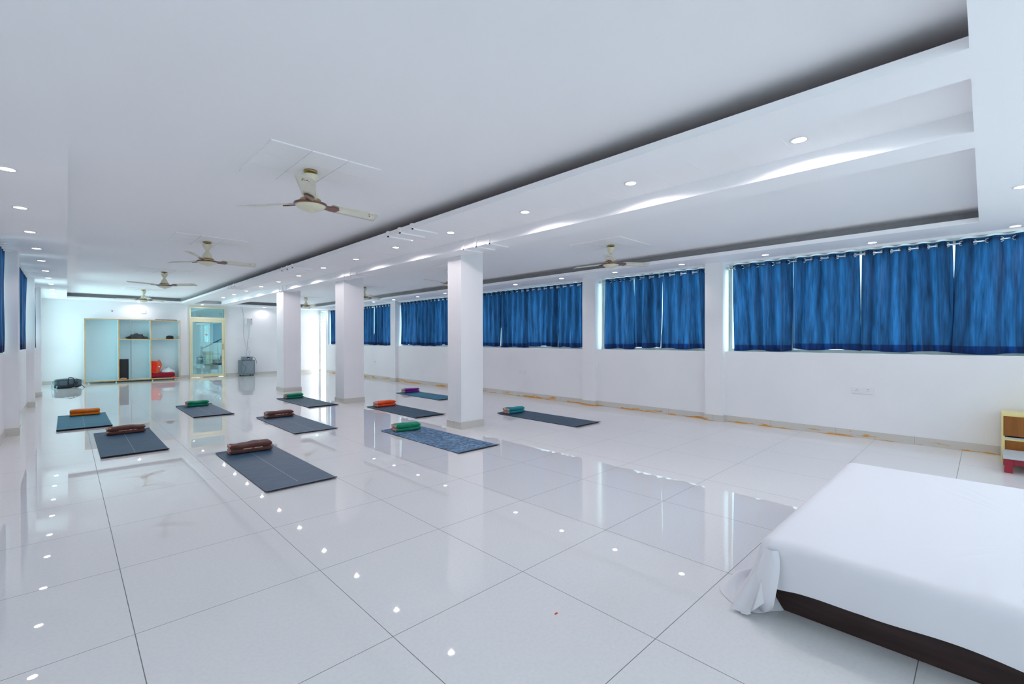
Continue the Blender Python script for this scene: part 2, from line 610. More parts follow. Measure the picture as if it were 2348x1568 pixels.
# ------------------------------------------------------------------ mesh helpers
def bx(bm, x0, x1, y0, y1, z0, z1, bev=0.0, seg=2):
    ret = bmesh.ops.create_cube(bm, size=1.0)
    vs = ret['verts']
    for v in vs:
        v.co = Vector((x0 + (v.co.x + .5) * (x1 - x0), y0 + (v.co.y + .5) * (y1 - y0), z0 + (v.co.z + .5) * (z1 - z0)))
    if bev > 0:
        es = list({e for v in vs for e in v.link_edges})
        bmesh.ops.bevel(bm, geom=es, offset=bev, segments=seg, affect='EDGES', profile=0.5)
    return vs


def lathe(bm, prof, seg=32, c=(0, 0, 0), axis='z'):
    rings = []
    for r, z in prof:
        ring = []
        for k in range(seg):
            a = 2 * PI * k / seg
            if axis == 'z':
                co = (c[0] + r * math.cos(a), c[1] + r * math.sin(a), c[2] + z)
            elif axis == 'y':
                co = (c[0] + r * math.cos(a), c[1] + z, c[2] + r * math.sin(a))
            else:
                co = (c[0] + z, c[1] + r * math.cos(a), c[2] + r * math.sin(a))
            ring.append(bm.verts.new(co))
        rings.append(ring)
    for a, b in zip(rings, rings[1:]):
        for k in range(seg):
            bm.faces.new((a[k], a[(k + 1) % seg], b[(k + 1) % seg], b[k]))
    for ring in (rings[0], rings[-1]):
        try:
            bm.faces.new(ring)
        except ValueError:
            pass
    return rings


def tube(bm, pts, r, seg=8):
    pts = [Vector(p) for p in pts]
    rings = []
    for i, p in enumerate(pts):
        d = (pts[min(i + 1, len(pts) - 1)] - pts[max(i - 1, 0)]).normalized()
        up = Vector((0, 0, 1)) if abs(d.z) < 0.9 else Vector((1, 0, 0))
        a = d.cross(up).normalized()
        b = d.cross(a).normalized()
        rr = r[i] if isinstance(r, (list, tuple)) else r
        rings.append([bm.verts.new(p + rr * (math.cos(2 * PI * k / seg) * a + math.sin(2 * PI * k / seg) * b)) for k in range(seg)])
    for x, y in zip(rings, rings[1:]):
        for k in range(seg):
            bm.faces.new((x[k], x[(k + 1) % seg], y[(k + 1) % seg], y[k]))
    bm.faces.new(rings[0])
    bm.faces.new(rings[-1])


def smooth_pts(pts, n=8):
    P = [Vector(p) for p in pts]
    out = []
    for i in range(len(P) - 1):
        p0, p1, p2, p3 = P[max(i - 1, 0)], P[i], P[i + 1], P[min(i + 2, len(P) - 1)]
        for k in range(n):
            t = k / n
            out.append(0.5 * ((2 * p1) + (-p0 + p2) * t + (2 * p0 - 5 * p1 + 4 * p2 - p3) * t * t + (-p0 + 3 * p1 - 3 * p2 + p3) * t ** 3))
    out.append(P[-1])
    return out


def obj(name, bm, mat, parent=None, smooth=False):
    bmesh.ops.recalc_face_normals(bm, faces=bm.faces[:])
    me = bpy.data.meshes.new(name)
    bm.to_mesh(me)
    bm.free()
    mats = mat if isinstance(mat, (list, tuple)) else [mat]
    for m in mats:
        me.materials.append(m)
    if smooth:
        for p in me.polygons:
            p.use_smooth = True
    o = bpy.data.objects.new(name, me)
    C.objects.link(o)
    if parent:
        o.parent = parent
    return o


def auto_smooth(o, ang=40):
    me = o.data
    for p in me.polygons:
        p.use_smooth = True
    b = bmesh.new()
    b.from_mesh(me)
    for e in b.edges:
        if len(e.link_faces) == 2 and e.calc_face_angle(0) > math.radians(ang):
            e.smooth = False
    b.to_mesh(me)
    b.free()
    return o


def tag(o, label, cat, group=None, kind=None):
    o['label'] = label
    o['category'] = cat
    if group:
        o['group'] = group
    if kind:
        o['kind'] = kind
    return o


def thing(name, label, cat, loc=(0, 0, 0), rz=0, group=None):
    o = bpy.data.objects.new(name, None)
    o.empty_display_size = 0.1
    C.objects.link(o)
    o.location = loc
    o.rotation_euler = (0, 0, rz)
    return tag(o, label, cat, group)


def struct(name, bm, mat, parent=None, label=None, smooth=False):
    o = obj(name, bm, mat, parent, smooth)
    if parent is None:
        o['kind'] = 'structure'
        if label:
            o['label'] = label
    return o


def copy_tree(o, parent=None):
    c = o.copy()
    C.objects.link(c)
    c.parent = parent
    for ch in o.children:
        copy_tree(ch, c)
    return c


def boxes(name, lst, mat, parent=None, bev=0.0, label=None):
    bm = bmesh.new()
    for b in lst:
        bx(bm, *b, bev=bev)
    return struct(name, bm, mat, parent, label)


ORD = ['nearest', 'second', 'third', 'fourth', 'fifth', 'sixth', 'seventh', 'eighth', 'ninth', 'tenth', 'eleventh',
       'twelfth', 'thirteenth', 'fourteenth', 'fifteenth']

# ------------------------------------------------------------------ room shell
Y0, Y1 = -5.0, 18.95
XR, XL = 7.45, -0.56
boxes('floor', [(-0.9, 7.8, Y0 - .2, 24.0, -0.1, 0.0)], M['floor'], label='polished white square floor tiles')

# --- right wall with its window bays
WR = [(-0.65, 2.86), (3.14, 5.28), (5.58, 9.02), (9.32, 12.82), (13.12, 18.15)]
PR = [(-0.93, -0.65), (2.86, 3.14), (5.28, 5.58), (9.02, 9.32), (12.82, 13.12)]
ZS, ZT = 1.10, 2.47
WR_NEAR = (-4.4, -1.2)  # unseen bare window, added as daylight fill behind the camera
bmw = []
xo = 7.72
bmw.append((XR, xo, Y0, 18.34, 0, ZS))
bmw.append((XR, xo, Y0, 18.93, ZT, 2.66))
bmw.append((XR, xo, Y0, WR_NEAR[0], ZS, ZT))
bmw.append((XR, xo, WR_NEAR[1], WR[0][0], ZS, ZT))
for a, b in zip(WR, WR[1:]):
    bmw.append((XR, xo, a[1], b[0], ZS, ZT))
bmw.append((XR, xo, WR[-1][1], 18.34, ZS, ZT))
bmw.append((XR, xo, 18.91, Y1 + .2, 0, 2.66))
boxes('wall_right', bmw, M['wall'])
for a, b in PR:
    boxes('pilaster', [(7.36, XR, a, b, 0, 2.5)], M['wall'], label='white pilaster on the right wall')

# --- left wall; each bay was plastered a little differently
LBAY = [(-4.4, -1.2, -0.60), (7.95, 9.10, -0.60), (9.40, 12.72, -0.555), (13.0, 14.98, -0.52)]  # first bay is an unseen window, kept as daylight fill
PL = [(-1.2, -0.9, -0.49), (5.45, 5.75, -0.49), (9.10, 9.40, -0.47), (12.72, 13.0, -0.445), (14.98, 15.28, -0.42)]
lw = [(-0.88, -0.60, Y0, -4.4, 0, 2.66), (-0.88, -0.60, -0.9, 5.45, 0, 2.66), (-0.88, -0.60, 5.75, 7.95, 0, 2.66)]  # unseen bays walled up to keep daylight off the left soffit
for a, b, x in LBAY:
    lw.append((-0.88, x, a, b, 0, ZS))
    lw.append((-0.88, x, a, b, ZT, 2.66))
for a, b, x in PL:
    lw.append((-0.88, x - .10, a, b, 0, 2.66))
lw.append((-0.88, -0.52, 15.28, 15.5, 0, 2.66))
lw.append((-0.88, -0.52, 15.5, 18.75, 2.40, 2.66))
lw.append((-0.88, -0.52, 18.75, Y1 + .2, 0, 2.66))
boxes('wall_left', lw, M['wall'])
for a, b, x in PL:
    boxes('pilaster', [(x - .10, x, a, b, 0, 2.5)], M['wall'], label='white pilaster on the left wall')

# --- far wall
boxes('wall_far', [(-0.88, 3.01, Y1, Y1 + .2, 0, 2.66), (4.075, 7.72, Y1, Y1 + .2, 0, 2.66), (3.01, 4.075, Y1, Y1 + .2, 2.44, 2.66)], M['wall'])
# --- unseen near wall; its windows are added and sized as ambient fill
NW = ((0.4, 2.6), (4.6, 6.8))
nw = [(-0.88, 7.72, Y0 - .2, Y0, 0, 0.6), (-0.88, 7.72, Y0 - .2, Y0, 2.3, 2.66)]
for a, b in ((-0.88, 0.4), (2.6, 4.6), (6.8, 7.72)):
    nw.append((a, b, Y0 - .2, Y0, 0.6, 2.3))
boxes('wall_near', nw, M['wall'])

# --- skirting
SK = 0.012
sk = []
yy = Y0
for a, b in PR:
    sk.append((XR - SK, XR, yy, a - SK, 0, 0.095))
    sk.append((7.36 - SK, XR, a - SK, b + SK, 0, 0.095))
    yy = b + SK
sk.append((XR - SK, XR, yy, 18.30, 0, 0.095))
boxes('baseboard_right', sk, M['skirt_st'])
sk = []
for a, b, x in LBAY:
    sk.append((x - .02, x + SK, a + SK, b - SK, 0, 0.105))
for a, b, x in PL:
    sk.append((x - .16, x + SK, a - SK, b + SK, 0, 0.105))
boxes('baseboard_left', sk, M['skirt'])
boxes('baseboard_far', [(-0.52, 3.0, Y1 - SK, Y1, 0, 0.1), (4.09, XR, Y1 - SK, Y1, 0, 0.1)], M['skirt'])

# --- ceiling with two trays, cove lips and a dropped beam
ZC, ZF = 2.66, 2.50
TL0, TL1 = 0.012, 2.71
TR0, TR1 = 4.14, 6.80
YN, YF = 0.05, 18.28
boxes('ceiling', [(-0.9, 7.75, Y0 - .2, 19.2, ZC, ZC + .12)], M['ceil'])
boxes('trim_1', [(-0.86, TL0, YN, YF, ZF, ZC)], M['ceil'], label='dropped ceiling margin along the left windows')
boxes('trim_2', [(-0.86, 7.72, Y0, YN, ZF, ZC)], M['ceil'], label='dropped ceiling margin at the camera end')
boxes('trim_3', [(-0.86, 7.72, YF + .018, Y1, ZF, ZF + .02), (-0.86, TL0, YF, YF + .018, ZF, ZF + .02), (TL1, TR0, YF, YF + .018, ZF, ZF + .02), (TR1, 7.72, YF, YF + .018, ZF, ZF + .02), (TL0, TL1, YF, YF + .018, ZF, ZF + .05), (TR0, TR1, YF, YF + .018, ZF, ZF + .05),
                 (-0.86, 7.72, YF + .24, Y1, ZF + .02, ZC)], M['ceil'], label='dropped ceiling margin with cove at the far wall')
boxes('trim_4', [(TL1 + .018, 3.03, YN, YF, ZF, ZF + .02), (TL1, TL1 + .018, YN, YF, ZF, ZF + .052)], M['ceil'],
      label='cove lip board along the middle of the ceiling')
boxes('trim_5', [(3.03, 3.82, YN, YF, 2.62, ZC)], M['ceil'], label='recessed strip holding the middle row of downlights')
boxes('trim_6', [(3.82, TR0, YN, YF, ZF, ZC)], M['ceil'], label='boxed beam running over the columns')
boxes('trim_7', [(TR1 + .018, 7.72, YN, YF, ZF, ZF + .02), (TR1, TR1 + .018, YN, YF, ZF, ZF + .052), (TR1 + .24, 7.72, YN, YF, ZF + .02, ZC)], M['ceil'],
      label='cove lip board along the right windows')
boxes('trim_11', [(TL1 + .018, 3.03, YN, YF, ZF + .02, ZF + .024), (3.02, 3.03, YN, YF, ZF + .024, ZC)], M['cove'],
      label='brown lining inside the middle cove, coloured darker for its shade')
boxes('trim_12', [(TR1 + .018, TR1 + .24, YN, YF, ZF + .02, ZF + .024), (TR1 + .23, TR1 + .24, YN, YF, ZF + .024, ZC),
                  (TL0, TL1, YF + .018, YF + .24, ZF + .02, ZF + .024), (TL0, TL1, YF + .23, YF + .24, ZF + .024, ZC),
                  (TR0, TR1, YF + .018, YF + .24, ZF + .02, ZF + .024), (TR0, TR1, YF + .23, YF + .24, ZF + .024, ZC)], M['covegrey'],
      label='lining inside the right and far coves, coloured grey for their shade')
# panel joints on the recessed strip
bmj = bmesh.new()
y = 0.35
while y < 18.0:
    bx(bmj, 3.30, 3.815, y, y + .004, 2.6188, 2.6203)
    y += 0.30
struct('trim_8', bmj, M['ceil'], label='panel cover strips between the downlights')
# decorative raised bands wrapping the beam near each column
for base in (4.33, 8.02, 11.75):
    bmr = bmesh.new()
    for k in range(3):
        yk = base + k * 0.262
        t = 0.013
        bx(bmr, TL1 - t, TL1, yk, yk + .05, ZF - t, ZF + .055)
        bx(bmr, TL1 - t, 3.03, yk, yk + .020, ZF - t, ZF)
        bx(bmr, 3.82 - t, 3.82, yk, yk + .05, ZF - t, 2.62)
        bx(bmr, 3.82 - t, TR0, yk, yk + .014, ZF - t, ZF)
    struct('trim_9', bmr, M['ceil'], label='raised decorative bands around the beam')

# --- columns
for (cx0, cx1, cy0, cy1) in ((4.065, 4.475, 5.24, 5.56), (4.015, 4.44, 9.01, 9.42), (3.86, 4.27, 12.11, 12.62)):
    col = boxes('column', [(cx0, cx1, cy0, cy1, 0, ZC)], M['wall'], label='square white column')
    t = 0.014
    bb = bmesh.new()
    bx(bb, cx0 - t, cx1 + t, cy0 - t, cy0, 0, 0.10)
    bx(bb, cx0 - t, cx1 + t, cy1, cy1 + t, 0, 0.10)
    bx(bb, cx0 - t, cx0, cy0, cy1, 0, 0.10)
    bx(bb, cx1, cx1 + t, cy0, cy1, 0, 0.10)
    obj('base_tile', bb, M['skirt'], col)


# --- windows
M['clear'] = glass('clear_window_glass', (0.86, 0.94, 0.98), 0.03)


def window(n, x, y0, y1, z0, z1, face):
    """aluminium slider set in the wall plane x; face = direction into the room"""
    bm = bmesh.new()
    f = 0.045
    d = 0.03
    bx(bm, x - d, x + d, y0, y1, z0, z0 + f)
    bx(bm, x - d, x + d, y0, y1, z1 - f, z1)
    k = max(1, round((y1 - y0) / 0.9))
    for i in range(k + 1):
        yc = y0 + (y1 - y0) * i / k
        yc = min(max(yc, y0 + f / 2), y1 - f / 2)
        bx(bm, x - d * .8, x + d * .8, yc - f / 2, yc + f / 2, z0 + f, z1 - f)
    o = struct('window_%d' % n, bm, M['winframe'])
    g = bmesh.new()
    bx(g, x - .003, x + .003, y0 + f, y1 - f, z0 + f, z1 - f)
    obj('pane', g, M['glass'] if y0 > -2 else M['clear'], o)
    portal('daylight_portal', (x + .10 * (-face), (y0 + y1) / 2, (z0 + z1) / 2), z1 - z0, y1 - y0, (0, PI / 2 * (1 if face < 0 else -1), 0))
    return o


wn = 1
for a, b in WR + [WR_NEAR]:
    window(wn, 7.66, a, b, ZS, ZT, -1)
    wn += 1
for a, b, x in LBAY:
    window(wn, -0.80, a, b, ZS, ZT, 1)
    wn += 1
window(wn, -0.80, 15.5, 18.75, 0.0, 2.40, 1)
wn += 1
for a, b in NW:
    bm = bmesh.new()
    yq = Y0 - .12
    for z in (0.6, 2.255):
        bx(bm, a, b, yq - .03, yq + .03, z, z + .045)
    for xq in (a, (a + b) / 2 - .02, b - .045):
        bx(bm, xq, xq + .045, yq - .024, yq + .024, 0.645, 2.255)
    o = struct('window_%d' % wn, bm, M['winframe'])
    g = bmesh.new()
    bx(g, a + .045, b - .045, yq - .003, yq + .003, 0.645, 2.255)
    obj('pane', g, M['clear'], o)
    portal('daylight_portal', ((a + b) / 2, yq - .1, 1.45), b - a, 1.7, (-PI / 2, 0, 0))
    wn += 1

# --- glazed door in the far wall
dr = boxes('door_1', [(3.012, 3.045, 18.90, 19.02, 0, 2.437), (4.04, 4.073, 18.90, 19.02, 0, 2.437),
                      (3.045, 4.04, 18.90, 19.02, 2.395, 2.437), (3.045, 4.04, 18.90, 19.02, 2.03, 2.085)], M['doorframe'])
b = bmesh.new()
bx(b, 3.05, 3.10, 18.915, 18.955, 0.02, 2.02)
bx(b, 3.965, 4.035, 18.915, 18.955, 0.02, 2.02)
bx(b, 3.10, 3.965, 18.915, 18.955, 1.915, 2.02)
bx(b, 3.10, 3.965, 18.915, 18.955, 0.02, 0.12)
leaf = obj('door_leaf', b, M['doorframe'], dr)
b = bmesh.new(); bx(b, 3.10, 3.965, 18.932, 18.938, 0.12, 1.915); obj('pane', b, M['doorglass'], leaf)
b = bmesh.new(); bx(b, 3.045, 4.04, 18.932, 18.938, 2.085, 2.395); obj('transom_pane', b, M['doorglass'], dr)
b = bmesh.new(); bx(b, 3.985, 4.005, 18.895, 18.915, 0.95, 1.16, bev=.004); obj('handle', b, M['brass'], leaf)
b = bmesh.new()
for (x, z, r) in ((3.482, 1.486, .02), (3.53, 1.482, .02), (3.505, 1.462, .026)):
    lathe(b, [(r, 0), (r, .002)], 12, (x, 18.928, z), 'y')
obj('sticker', b, plain('pink_white_sticker', (0.80, 0.55, 0.55), .5), leaf)

# --- open doorway at the far end of the right wall
b = bmesh.new()
bx(b, 7.44, 7.70, 18.34, 18.375, 0, 2.42)
bx(b, 7.44, 7.70, 18.875, 18.91, 0, 2.42)
bx(b, 7.44, 7.70, 18.375, 18.875, 2.385, 2.42)
bx(b, 7.46, 7.52, 18.375, 18.875, 2.02, 2.07)
dr2 = struct('door_2', b, M['winframe'])
b = bmesh.new(); bx(b, 7.485, 7.491, 18.375, 18.875, 2.07, 2.385); obj('transom_pane', b, M['glass'], dr2)
portal('daylight_portal', (7.80, 18.62, 1.2), 2.4, 0.56, (0, PI / 2, 0))

# --- stair hall seen through the glazed door
boxes('wall_hall', [(1.4, 1.5, 19.15, 23.4, 0, 2.7), (1.4, 6.6, 23.3, 23.4, 0, 2.7), (1.4, 6.6, 19.15, 23.4, 2.7, 2.8),
                    (6.5, 6.6, 19.15, 23.4, 0, 0.9), (6.5, 6.6, 19.15, 23.4, 2.3, 2.7)], M['wall'])
portal('daylight_portal', (6.7, 21.2, 1.6), 1.4, 4.0, (0, PI / 2, 0))
st = thing('staircase', 'dark tiled stair seen through the cream framed glass door', 'staircase', (4.2, 21.6, 0))
for k in range(7):
    b = bmesh.new()
    bx(b, -0.45 + k * .27, -0.45 + (k + 1) * .27 + .02, -0.5, 0.5, 0.0 if k == 0 else k * .165 - .03, (k + 1) * .165)
    obj('step', b, plain('dark_step_stone', (0.16, 0.12, 0.11), .4) if k == 0 else bpy.data.materials['dark_step_stone'], st)
b = bmesh.new()
bx(b, -0.5, -0.44, -0.62, -0.56, 0, 1.05)
tube(b, [(-0.47, -0.59, 0.95), (1.5, -0.59, 2.1)], .018)
obj('handrail', b, M['blackpl'], st)
b = bmesh.new()
for k in range(6):
    tube(b, [(-0.2 + k * .27, -0.59, 0.0), (-0.2 + k * .27, -0.59, 1.1 + k * .157)], .012)
tube(b, [(-0.47, -0.59, 0.75), (1.5, -0.59, 0.75)], .012)
tube(b, [(-0.47, -0.66, 0.0), (-0.47, -0.66, 1.0)], .03, 12)
obj('balustrade', b, M['chrome'], st)


# ------------------------------------------------------------------ downlights
def make_downlight():
    b = bmesh.new()
    lathe(b, [(0.043, 0.0), (0.043, -0.004), (0.056, -0.004), (0.059, -0.001), (0.059, 0.0)], 28)
    ring = obj('downlight', b, M['white'], None, True)
    b = bmesh.new()
    lathe(b, [(0.0445, -0.001), (0.0445, -0.003), (0.03, -0.0045), (0.001, -0.005)], 24)
    obj('lens', b, M['lens'], ring, True)
    l = bpy.data.lights.new('downlight_bulb', 'SPOT')
    l.energy = SPOT_W
    l.color = (1.0, 0.89, 0.93)
    l.spot_size = math.radians(170)
    l.spot_blend = 0.25
    l.shadow_soft_size = 0.018
    lo = bpy.data.objects.new('bulb', l)
    C.objects.link(lo)
    lo.parent = ring
    lo.location = (0, 0, -0.012)
    return ring


DL = []
for k, yk in enumerate((0.87, 2.11, 3.35, 4.63, 5.92, 7.23, 8.52, 9.91, 11.25, 12.55, 13.94, 15.2, 16.57)):
    xk = (3.52, 3.46, 3.44, 3.43, 3.41, 3.43, 3.41, 3.46, 3.48, 3.48, 3.50, 3.50, 3.52)[k]
    DL.append((xk, yk, 2.62, 'round recessed downlight in the central ceiling strip, %s from the camera' % ORD[k], 'downlights in the central ceiling strip'))
for k, (xk, yk) in enumerate(((7.31, -0.22), (7.25, 0.99), (7.19, 2.20), (7.12, 3.41), (7.08, 4.64), (7.03, 5.84), (7.06, 7.17), (7.08, 8.46),
                              (7.05, 9.76), (7.06, 11.07), (7.07, 12.40), (7.02, 13.56))):
    DL.append((xk, yk, ZF, 'round recessed downlight in the soffit above the right hand curtains, %s from the camera' % ORD[k], 'downlights above the right hand curtains'))
for k, (xk, yk) in enumerate(((-0.30, 4.83), (-0.30, 6.15), (-0.29, 7.45), (-0.28, 8.73), (-0.27, 10.01), (-0.26, 11.41), (-0.25, 12.68), (-0.24, 14.01),
                              (-0.24, 15.42), (-0.24, 16.83), (-0.22, 18.1))):
    DL.append((xk, yk, ZF, 'round recessed downlight in the left margin of the ceiling, %s from the camera' % ORD[k], 'downlights in the left ceiling margin'))
DL.append((5.46, -0.20, ZF, 'round recessed downlight cut by the right edge of the picture', 'downlights at the ends of the room'))
DL.append((1.64, 18.66, ZF, 'round recessed downlight near the far wall above the open cabinet', 'downlights at the ends of the room'))
DL.append((3.33, 18.62, ZF, 'round recessed downlight just above the cream framed glass door', 'downlights at the ends of the room'))
DL.append((5.28, 18.66, ZF, 'round recessed downlight near the far wall above the grey speaker', 'downlights at the ends of the room'))
DL.append((7.12, 18.45, ZF, 'round recessed downlight in the far right corner of the room', 'downlights at the ends of the room'))
proto = None
perim = None
far_d = None
for (x, y, z, lab, grp) in DL:
    if proto is None:
        proto = make_downlight()
        o = proto
    else:
        o = copy_tree(proto)
    o.location = (x, y, z)
    if grp.startswith('downlights above') or grp.startswith('downlights in the left'):
        if perim is None:
            perim = o.children[1].data.copy() if o.children[1].type == 'LIGHT' else o.children[0].data.copy()
            perim.energy = SPOT_W * 0.45
            perim.spot_size = math.radians(116)
            perim.spot_blend = 0.8
        for ch in o.children:
            if ch.type == 'LIGHT':
                ch.data = perim
    if grp.startswith('downlights at the ends'):
        if far_d is None:
            far_d = [ch for ch in o.children if ch.type == 'LIGHT'][0].data.copy()
            far_d.energy = SPOT_W * 0.45
            far_d.spot_blend = 0.6
        for ch in o.children:
            if ch.type == 'LIGHT':
                ch.data = far_d
    tag(o, lab, 'downlight', grp)


# ------------------------------------------------------------------ ceiling fans
def make_fan():
    root = thing('ceiling_fan', 'fan', 'ceiling fan')
    b = bmesh.new()
    lathe(b, [(0.001, 0), (0.05, 0), (0.052, -0.012), (0.046, -0.018), (0.001, -0.018)], 28)
    obj('ceiling_plate', b, M['brass'], root, True)
    b = bmesh.new(); lathe(b, [(0.013, -0.01), (0.013, -0.26)], 12); obj('downrod', b, M['steel'], root, True)
    b = bmesh.new()
    lathe(b, [(0.001, -0.035), (0.058, -0.035), (0.060, -0.042), (0.054, -0.062), (0.040, -0.09), (0.020, -0.12), (0.001, -0.125)], 28)
    obj('upper_cup', b, M['fan_cream'], root, True)
    b = bmesh.new()
    lathe(b, [(0.001, -0.120), (0.014, -0.124), (0.034, -0.150), (0.052, -0.185), (0.064, -0.225), (0.066, -0.236)], 28)
    obj('lower_cup', b, M['fan_cream'], root, True)
    b = bmesh.new()
    lathe(b, [(0.062, -0.226), (0.078, -0.232), (0.080, -0.242), (0.070, -0.250), (0.066, -0.252)], 32)
    obj('brass_ring', b, M['brass'], root, True)
    b = bmesh.new()
    lathe(b, [(0.001, -0.245), (0.075, -0.248), (0.105, -0.258), (0.118, -0.268)], 40)
    obj('motor_top', b, M['fan_cream'], root, True)
    b = bmesh.new()
    lathe(b, [(0.110, -0.262), (0.124, -0.266), (0.127, -0.274), (0.122, -0.281), (0.112, -0.283)], 40)
    obj('motor_rim', b, M['fan_brown'], root, True)
    b = bmesh.new()
    lathe(b, [(0.118, -0.280), (0.104, -0.296), (0.078, -0.312), (0.045, -0.323), (0.028, -0.326), (0.024, -0.332), (0.001, -0.333)], 40)
    obj('motor_dome', b, M['fan_cream'], root, True)
    for k in range(3):
        b = bmesh.new()
        nx, ny = 14, 6
        grid = []
        for i in range(nx + 1):
            row = []
            t = i / nx
            r = 0.17 + t * 0.45
            wdt = 0.105 + 0.030 * t
            for j in range(ny + 1):
                s = j / ny - .5
                rr = r + (0.035 * s if t > .9 else 0) - (abs(s) ** 3 * .10 if i == nx else 0)
                yy_ = s * wdt
                zz = -0.262 - s * 0.034 + 0.010 * (1 - (2 * s) ** 2) + 0.006 * t
                row.append((rr, yy_, zz))
            grid.append(row)
        top = [[b.verts.new((p[0], p[1], p[2] + .0015)) for p in row] for row in grid]
        bot = [[b.verts.new((p[0], p[1], p[2] - .0015)) for p in row] for row in grid]
        for i in range(nx):
            for j in range(ny):
                b.faces.new((top[i][j], top[i + 1][j], top[i + 1][j + 1], top[i][j + 1]))
                b.faces.new((bot[i][j], bot[i][j + 1], bot[i + 1][j + 1], bot[i + 1][j]))
        for i in range(nx):
            b.faces.new((top[i][0], bot[i][0], bot[i + 1][0], top[i + 1][0]))
            b.faces.new((top[i][ny], top[i + 1][ny], bot[i + 1][ny], bot[i][ny]))
        for j in range(ny):
            b.faces.new((top[0][j], top[0][j + 1], bot[0][j + 1], bot[0][j]))
            b.faces.new((top[nx][j], bot[nx][j], bot[nx][j + 1], top[nx][j + 1]))
        bl = obj('blade', b, M['fan_blade'], root, True)
        bl.rotation_euler = (0, 0, k * 2 * PI / 3)
        b = bmesh.new()
        pts = [(0.10, 0.022), (0.13, 0.028), (0.17, 0.030), (0.225, 0.034), (0.245, -0.01), (0.225, -0.034), (0.17, -0.030), (0.13, -0.024), (0.10, -0.022)]
        lo_, hi_ = [], []
        for (px, py) in pts:
            zc = -0.268 - py * .28
            lo_.append(b.verts.new((px, py, zc - .006)))
            hi_.append(b.verts.new((px, py, zc + .003)))
        b.faces.new(lo_); b.faces.new(hi_)
        for i in range(len(pts)):
            j = (i + 1) % len(pts)
            b.faces.new((lo_[i], lo_[j], hi_[j], hi_[i]))
        obj('blade_bracket', b, M['fan_brown'], bl)
        b = bmesh.new()
        for (mx_, my_, ml_) in ((.520, -.022, .012), (.532, -.006, .006), (.545, .010, .014), (.556, -.014, .007), (.538, .022, .005)):
            mz_ = -.2645 - my_ * .25 + .010 + .005
            bx(b, mx_, mx_ + .004, my_ - ml_ / 2, my_ + ml_ / 2, mz_ - .0045, mz_ - .002)
        obj('worn_print', b, M['fan_brown'], bl)
    return root


FANS = [
    (1.42, 3.80, 6, 'largest looking cream ceiling fan, nearest the camera in the left tray', 'left'),
    (1.41, 7.55, 2, 'cream ceiling fan second from the camera in the left tray', 'left'),
    (1.41, 11.45, 76, 'cream ceiling fan third from the camera in the left tray', 'left'),
    (1.50, 15.85, 34, 'smallest looking cream ceiling fan in the left tray, closest to the open cabinet', 'left'),
    (5.66, 3.78, 90, 'cream ceiling fan in front of the right curtains, nearest of the right tray', 'right'),
    (5.36, 7.25, 64, 'cream ceiling fan mostly hidden behind the nearest column', 'right'),
    (5.54, 11.2, 20, 'cream ceiling fan just right of the second column', 'right'),
    (5.54, 15.25, 34, 'farthest cream ceiling fan, seen between the second and third columns', 'right'),
]
fproto = None
for (x, y, az, lab, side) in FANS:
    if fproto is None:
        fproto = make_fan(); o = fproto
    else:
        o = copy_tree(fproto)
    o.location = (x, y, ZC - 0.008)
    o.rotation_euler = (0, 0, math.radians(az))
    tag(o, lab, 'ceiling fan', 'ceiling fans of the %s tray' % side)
    # access panel of nine boards round the fan hook
    b = bmesh.new()
    for i in range(3):
        for j in range(3):
            bx(b, x - .41 + i * .275, x - .41 + i * .275 + .269, y - .40 + j * .275, y - .40 + j * .275 + .269, ZC - .008, ZC + .001)
    struct('trim_10', b, M['ceil'], label='square board panel in the ceiling around a fan')


# ------------------------------------------------------------------ curtains
ring_me = None


def grommet_mesh():
    global ring_me
    if ring_me is None:
        b = bmesh.new()
        R_, r_ = 0.024, 0.0048
        n1, n2 = 18, 6
        vs = [[b.verts.new(((R_ + r_ * math.cos(2 * PI * j / n2)) * 0 + r_ * math.sin(2 * PI * j / n2),
                            (R_ + r_ * math.cos(2 * PI * j / n2)) * math.cos(2 * PI * i / n1),
                            (R_ + r_ * math.cos(2 * PI * j / n2)) * math.sin(2 * PI * i / n1))) for j in range(n2)] for i in range(n1)]
        for i in range(n1):
            for j in range(n2):
                b.faces.new((vs[i][j], vs[(i + 1) % n1][j], vs[(i + 1) % n1][(j + 1) % n2], vs[i][(j + 1) % n2]))
        me = bpy.data.meshes.new('grommet')
        b.to_mesh(me); b.free()
        me.materials.append(M['chrome'])
        for p in me.polygons:
            p.use_smooth = True
        ring_me = me
    return ring_me


